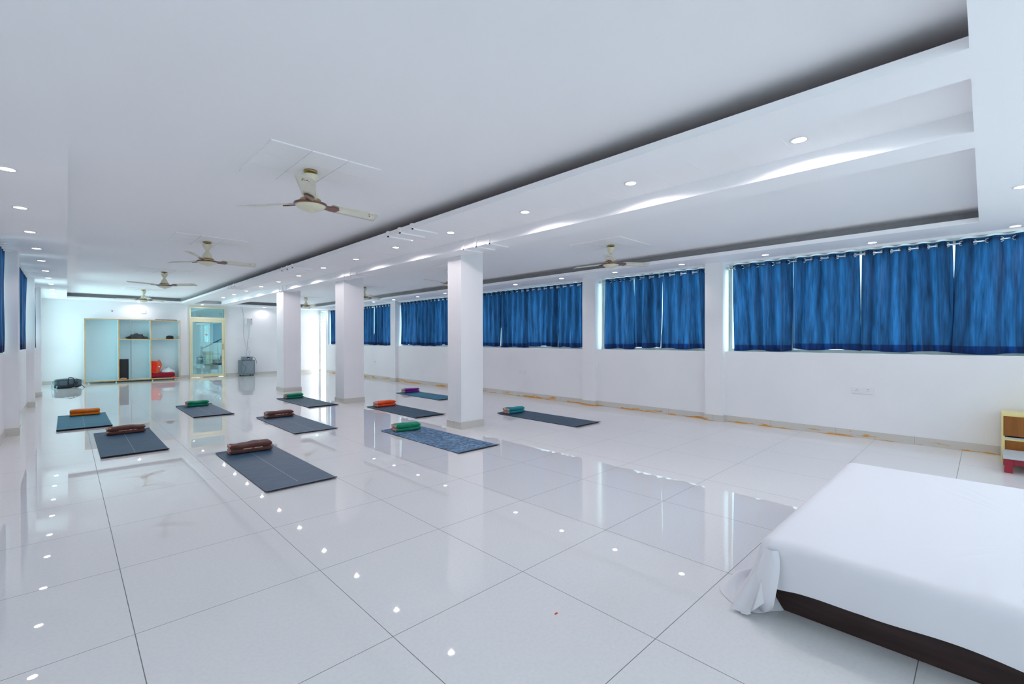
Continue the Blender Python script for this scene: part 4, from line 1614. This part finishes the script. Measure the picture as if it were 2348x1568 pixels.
def dot_fixture(x, z, lab):
    t = thing('wall_sensor', lab, 'sensor', (x, Y1, z), 0, 'small sensors high on the far wall')
    b = bmesh.new(); bx(b, -.03, .03, -.02, 0, -.03, .03, bev=.006); obj('base', b, M['white'], t)
    b = bmesh.new(); lathe(b, [(0.001, -.035), (.012, -.033), (.016, -.02), (.016, 0)], 14, (0, 0, 0), 'y'); obj('eye', b, M['blackpl'], t, True)


dot_fixture(1.02, 2.20, 'small white sensor with a dark eye on the far wall above the cabinet')
dot_fixture(5.80, 2.285, 'small white sensor with a dark eye on the far wall left of the third column')
b = bmesh.new(); bx(b, 1.72, 1.84, Y1 - .03, Y1, 2.16, 2.27, bev=.005)
tag(obj('junction_box', b, M['white']), 'plain white square box on the far wall under the scallop of light', 'wall box')


def socket(y, z, label, wd=.225, hh=.09):
    t = thing('wall_socket', label, 'socket', (XR, y, z), 0, 'sockets on the right wall')
    b = bmesh.new(); bx(b, -.014, 0, -wd / 2, wd / 2, -hh / 2, hh / 2, bev=.004); obj('plate', b, M['white'], t)
    for s in (-1, 1):
        yc = s * wd * .26
        b = bmesh.new()
        lathe(b, [(.0045, -.0152), (.0045, -.012)], 10, (0, yc, .014), 'x')
        lathe(b, [(.0035, -.0152), (.0035, -.012)], 10, (0, yc - .010, -.006), 'x')
        lathe(b, [(.0035, -.0152), (.0035, -.012)], 10, (0, yc + .010, -.006), 'x')
        obj('pin_holes', b, M['blackpl'], t)
    b = bmesh.new(); bx(b, -.019, -.012, -.022, .022, -.025, .025, bev=.003); obj('rocker_switch', b, M['white'], t)


socket(1.115, .622, 'white double socket on the right wall, nearest and largest')
socket(7.34, .568, 'white double socket on the right wall just right of the nearest column')
socket(14.35, .555, 'small white socket on the right wall between the second column and the third pilaster')

# ------------------------------------------------------------------ wooden cabinet and red stool at the right edge
sc = thing('wooden_cabinet', 'low teak and cream cabinet against the right wall at the picture edge', 'cabinet', (7.0, -0.12, 0))
b = bmesh.new()
bx(b, 0.0, .40, -.022, 0, 0, .507)
obj('side_panel', b, M['creamedge'], sc)
b = bmesh.new(); bx(b, 0.0, .40, -1.12, -1.10, 0, .507); obj('side_panel', b, M['creamedge'], sc)
b = bmesh.new(); bx(b, 0.0, .40, -1.10, -.022, .487, .507); obj('top_panel', b, M['creamedge'], sc)
b = bmesh.new(); bx(b, 0.0, .40, -1.10, -.022, .255, .270); obj('shelf', b, M['stooltop'], sc)
b = bmesh.new(); bx(b, 0.0, .02, -1.10, -.022, .238, .255); obj('rail', b, M['creamedge'], sc)
b = bmesh.new(); bx(b, -.004, .016, -1.098, -.012, .285, .488); obj('drawer_front', b, M['teak'], sc)
b = bmesh.new(); bx(b, 0.0, .016, -1.098, -.024, .01, .238); obj('lower_front', b, M['teak'], sc)
b = bmesh.new(); bx(b, .385, .40, -1.10, -.022, .0, .487); obj('back_panel', b, M['creamedge'], sc)

sl = thing('low_stool', 'low red stool with a grey top in front of the teak cabinet', 'stool', (6.71, -0.42, 0))
b = bmesh.new(); bx(b, -.235, .235, -.30, .30, .135, .152, bev=.004); obj('top', b, M['stooltop'], sl)
for sx_ in (-1, 1):
    for sy_ in (-1, 1):
        b = bmesh.new(); bx(b, sx_ * .19 - .028, sx_ * .19 + .028, sy_ * .262 - .028, sy_ * .262 + .028, 0, .135, bev=.003); obj('leg', b, M['redpaint'], sl)
for sx_ in (-1, 1):
    b = bmesh.new()
    bx(b, sx_ * .19 - .012, sx_ * .19 + .012, -.236, .236, .078, .134)
    obj('apron', b, M['redpaint'], sl)
for sy_ in (-1, 1):
    b = bmesh.new()
    bx(b, -.162, .162, sy_ * .262 - .012, sy_ * .262 + .012, .078, .134)
    obj('apron', b, M['redpaint'], sl)

# ------------------------------------------------------------------ low platform with mattress and white sheet
BX0, BX1, BY0, BY1 = 2.44, 4.28, -1.35, 0.70
pf = thing('platform_bed', 'low dark brown platform under the white sheet in the right foreground', 'platform', (3.36, -0.32, 0))
b = bmesh.new(); bx(b, BX0 - 3.36, BX1 - 3.36, BY0 + .32, BY1 + .32, 0.0, .20, bev=.004); obj('base', b, M['walnut'], pf)
b = bmesh.new(); bx(b, BX0 - 3.36 - .05, BX1 - 3.36 + .0, BY0 + .32, BY1 + .32 + .0, .201, .335, bev=.03, seg=3); obj('mattress', b, M['whitecl'], pf, True)

shx0, shx1, shy0, shy1 = 2.33, 4.32, -1.38, 0.745
TOPZ = 0.352
b = bmesh.new()
# outline of the sheet top as a rounded rectangle walked anticlockwise
rad = 0.07
outl = []


def arc(cx, cy, a0, a1, n):
    for i in range(n):
        a = a0 + (a1 - a0) * i / (n - 1)
        outl.append((cx + rad * math.cos(a), cy + rad * math.sin(a), math.cos(a), math.sin(a)))


def seg_(xa, ya, xb, yb, nx_, ny_, n):
    for i in range(1, n):
        t = i / n
        outl.append((xa + (xb - xa) * t, ya + (yb - ya) * t, nx_, ny_))


arc(shx1 - rad, shy1 - rad, 0, PI / 2, 9)
seg_(shx1 - rad, shy1, shx0 + rad, shy1, 0, 1, 60)
arc(shx0 + rad, shy1 - rad, PI / 2, PI, 21)
seg_(shx0, shy1 - rad, shx0, shy0 + rad, -1, 0, 80)
arc(shx0 + rad, shy0 + rad, PI, 1.5 * PI, 9)
seg_(shx0 + rad, shy0, shx1 - rad, shy0, 0, -1, 40)
arc(shx1 - rad, shy0 + rad, 1.5 * PI, 2 * PI, 9)
seg_(shx1, shy0 + rad, shx1, shy1 - rad, 1, 0, 60)
NO = len(outl)
rows = []
cxm, cym = (shx0 + shx1) / 2, (shy0 + shy1) / 2


def ridge(x, y):
    z = 0.0045 * math.exp(-((y - 0.055 - 0.012 * math.sin(x * 3)) / 0.012) ** 2) * (1 if x > 2.4 else 0)
    z += 0.0020 * math.exp(-((y + 0.02) / 0.02) ** 2)
    z += 0.0035 * noise.noise(Vector((x * 2.2, y * 6, 1.0)))
    return z


for q in (0.0, 0.15, 0.3, 0.45, 0.6, 0.72, 0.82, 0.9, 0.95, 0.985):
    if q == 0.0:
        continue
    ring = []
    for (x, y, nx_, ny_) in outl:
        xx = cxm + (x - nx_ * .055 - cxm) * q / .985
        yy_ = cym + (y - ny_ * .055 - cym) * q / .985
        ring.append(b.verts.new((xx, yy_, TOPZ + ridge(xx, yy_))))
    rows.append(ring)
# rounded shoulder then the drop
drop = [(-.035, -.003), (-.015, -.012), (-.003, -.03), (0.002, -.05), (0.004, -.08), (0.005, -.11), (0.006, -.14), (0.006, -.17), (0.006, -1)]
for k, (off_, dz) in enumerate(drop):
    ring = []
    for i, (x, y, nx_, ny_) in enumerate(outl):
        # hem height: clears the floor on the long side, reaches it at the far end
        end = max(0.0, ny_)
        hem = 0.155 + 0.012 * math.sin(y * 5.0) + 0.01 * math.sin(y * 11 + 1) - 0.02 * max(0, min(1, (y - .35) / .3))
        if ny_ > 0.0:
            t = min(1, ny_ * 2.0)
            hem = hem * (1 - t) + 0.012 * t
        z = TOPZ + dz if dz > -1 else hem
        if z < hem:
            z = hem
        depth = (TOPZ - z) / TOPZ
        fold = 0.0
        if ny_ > 0.15:
            fold = 0.020 * math.sin(i * 1.15) * depth + 0.05 * depth * depth
        elif nx_ < -0.9:
            fold = 0.006 * math.sin(y * 9) * depth * 2 - 0.012 * depth
        corner = math.exp(-((i - 78) / 9.0) ** 2)
        fold += corner * depth * depth * 0.075 + corner * depth * 0.018 * math.sin(i * 1.9)
        ring.append(b.verts.new((x + nx_ * (off_ + fold), y + ny_ * (off_ + fold), z)))
    rows.append(ring)
for r1, r2 in zip(rows, rows[1:]):
    for i in range(NO):
        j = (i + 1) % NO
        b.faces.new((r1[i], r1[j], r2[j], r2[i]))
b.faces.new(rows[0])
bmesh.ops.remove_doubles(b, verts=b.verts[:], dist=0.0004)
sh = obj('bed_sheet', b, M['sheet'], None, True)
tag(sh, 'white sheet over the low platform in the right foreground, corner bunched on the floor', 'sheet')
# hanging corner flap
b = bmesh.new()
flap = [  # rows from the shoulder down to the tip: left point, right point
    ((2.345, .715, .315), (2.335, .655, .318)),
    ((2.330, .735, .255), (2.305, .640, .255)),
    ((2.325, .750, .185), (2.285, .645, .185)),
    ((2.330, .760, .110), (2.275, .655, .120)),
    ((2.335, .755, .050), (2.295, .665, .075)),
    ((2.345, .735, .004), (2.335, .680, .040)),
]
rws = []
for (l_, r_) in flap:
    row = []
    for i in range(9):
        t = i / 8
        p = Vector(l_).lerp(Vector(r_), t)
        p.x -= 0.022 * math.sin(PI * t)
        row.append(b.verts.new(p))
    rws.append(row)
for r1, r2 in zip(rws, rws[1:]):
    for i in range(8):
        b.faces.new((r1[i], r1[i + 1], r2[i + 1], r2[i]))
fl = obj('corner_flap', b, M['sheet'], sh, True)
md = fl.modifiers.new('sub', 'SUBSURF'); md.levels = 1; md.render_levels = 2
# cloth pooled on the floor at the corner
b = bmesh.new()
NA, NR = 48, 12
cc = (2.47, 0.80)
rws = []
edge_pts = [(2.43, .66), (2.385, .70), (2.325, .735), (2.305, .80), (2.335, .875), (2.40, .945), (2.48, .965), (2.60, .93), (2.75, .90), (2.9, .86), (2.9, .78), (2.6, .70)]
ep = smooth_pts([(p[0], p[1], 0) for p in edge_pts] + [(edge_pts[0][0], edge_pts[0][1], 0)], 4)[:-1]
NA = len(ep)
for r in range(NR + 1):
    t = r / NR
    row = []
    for a in range(NA):
        p = Vector((cc[0], cc[1], 0)).lerp(ep[a], t)
        h = 0.085 * (1 - t) ** 0.8 + 0.028 * (1 - t ** 6)
        h *= 1 + 0.45 * noise.noise(Vector((p.x * 13, p.y * 13, 2.0))) + 0.3 * math.sin(a * .9 + t * 5)
        row.append(b.verts.new((p.x, p.y, max(0.002, h * (1 - t ** 8) + .002))))
    rws.append(row)
for r1, r2 in zip(rws, rws[1:]):
    for a in range(NA):
        c2 = (a + 1) % NA
        b.faces.new((r1[a], r1[c2], r2[c2], r2[a]))
bmesh.ops.remove_doubles(b, verts=b.verts[:], dist=0.0005)
pl_ = obj('bunched_corner', b, M['sheet'], sh, True)
md = pl_.modifiers.new('sub', 'SUBSURF'); md.levels = 1; md.render_levels = 2

# small scraps on the floor
b = bmesh.new(); bx(b, 1.635, 1.652, 1.395, 1.403, 0.0005, 0.003, bev=.001)
tag(obj('petal', b, M['red']), 'tiny red petal on the white floor in the foreground', 'petal')
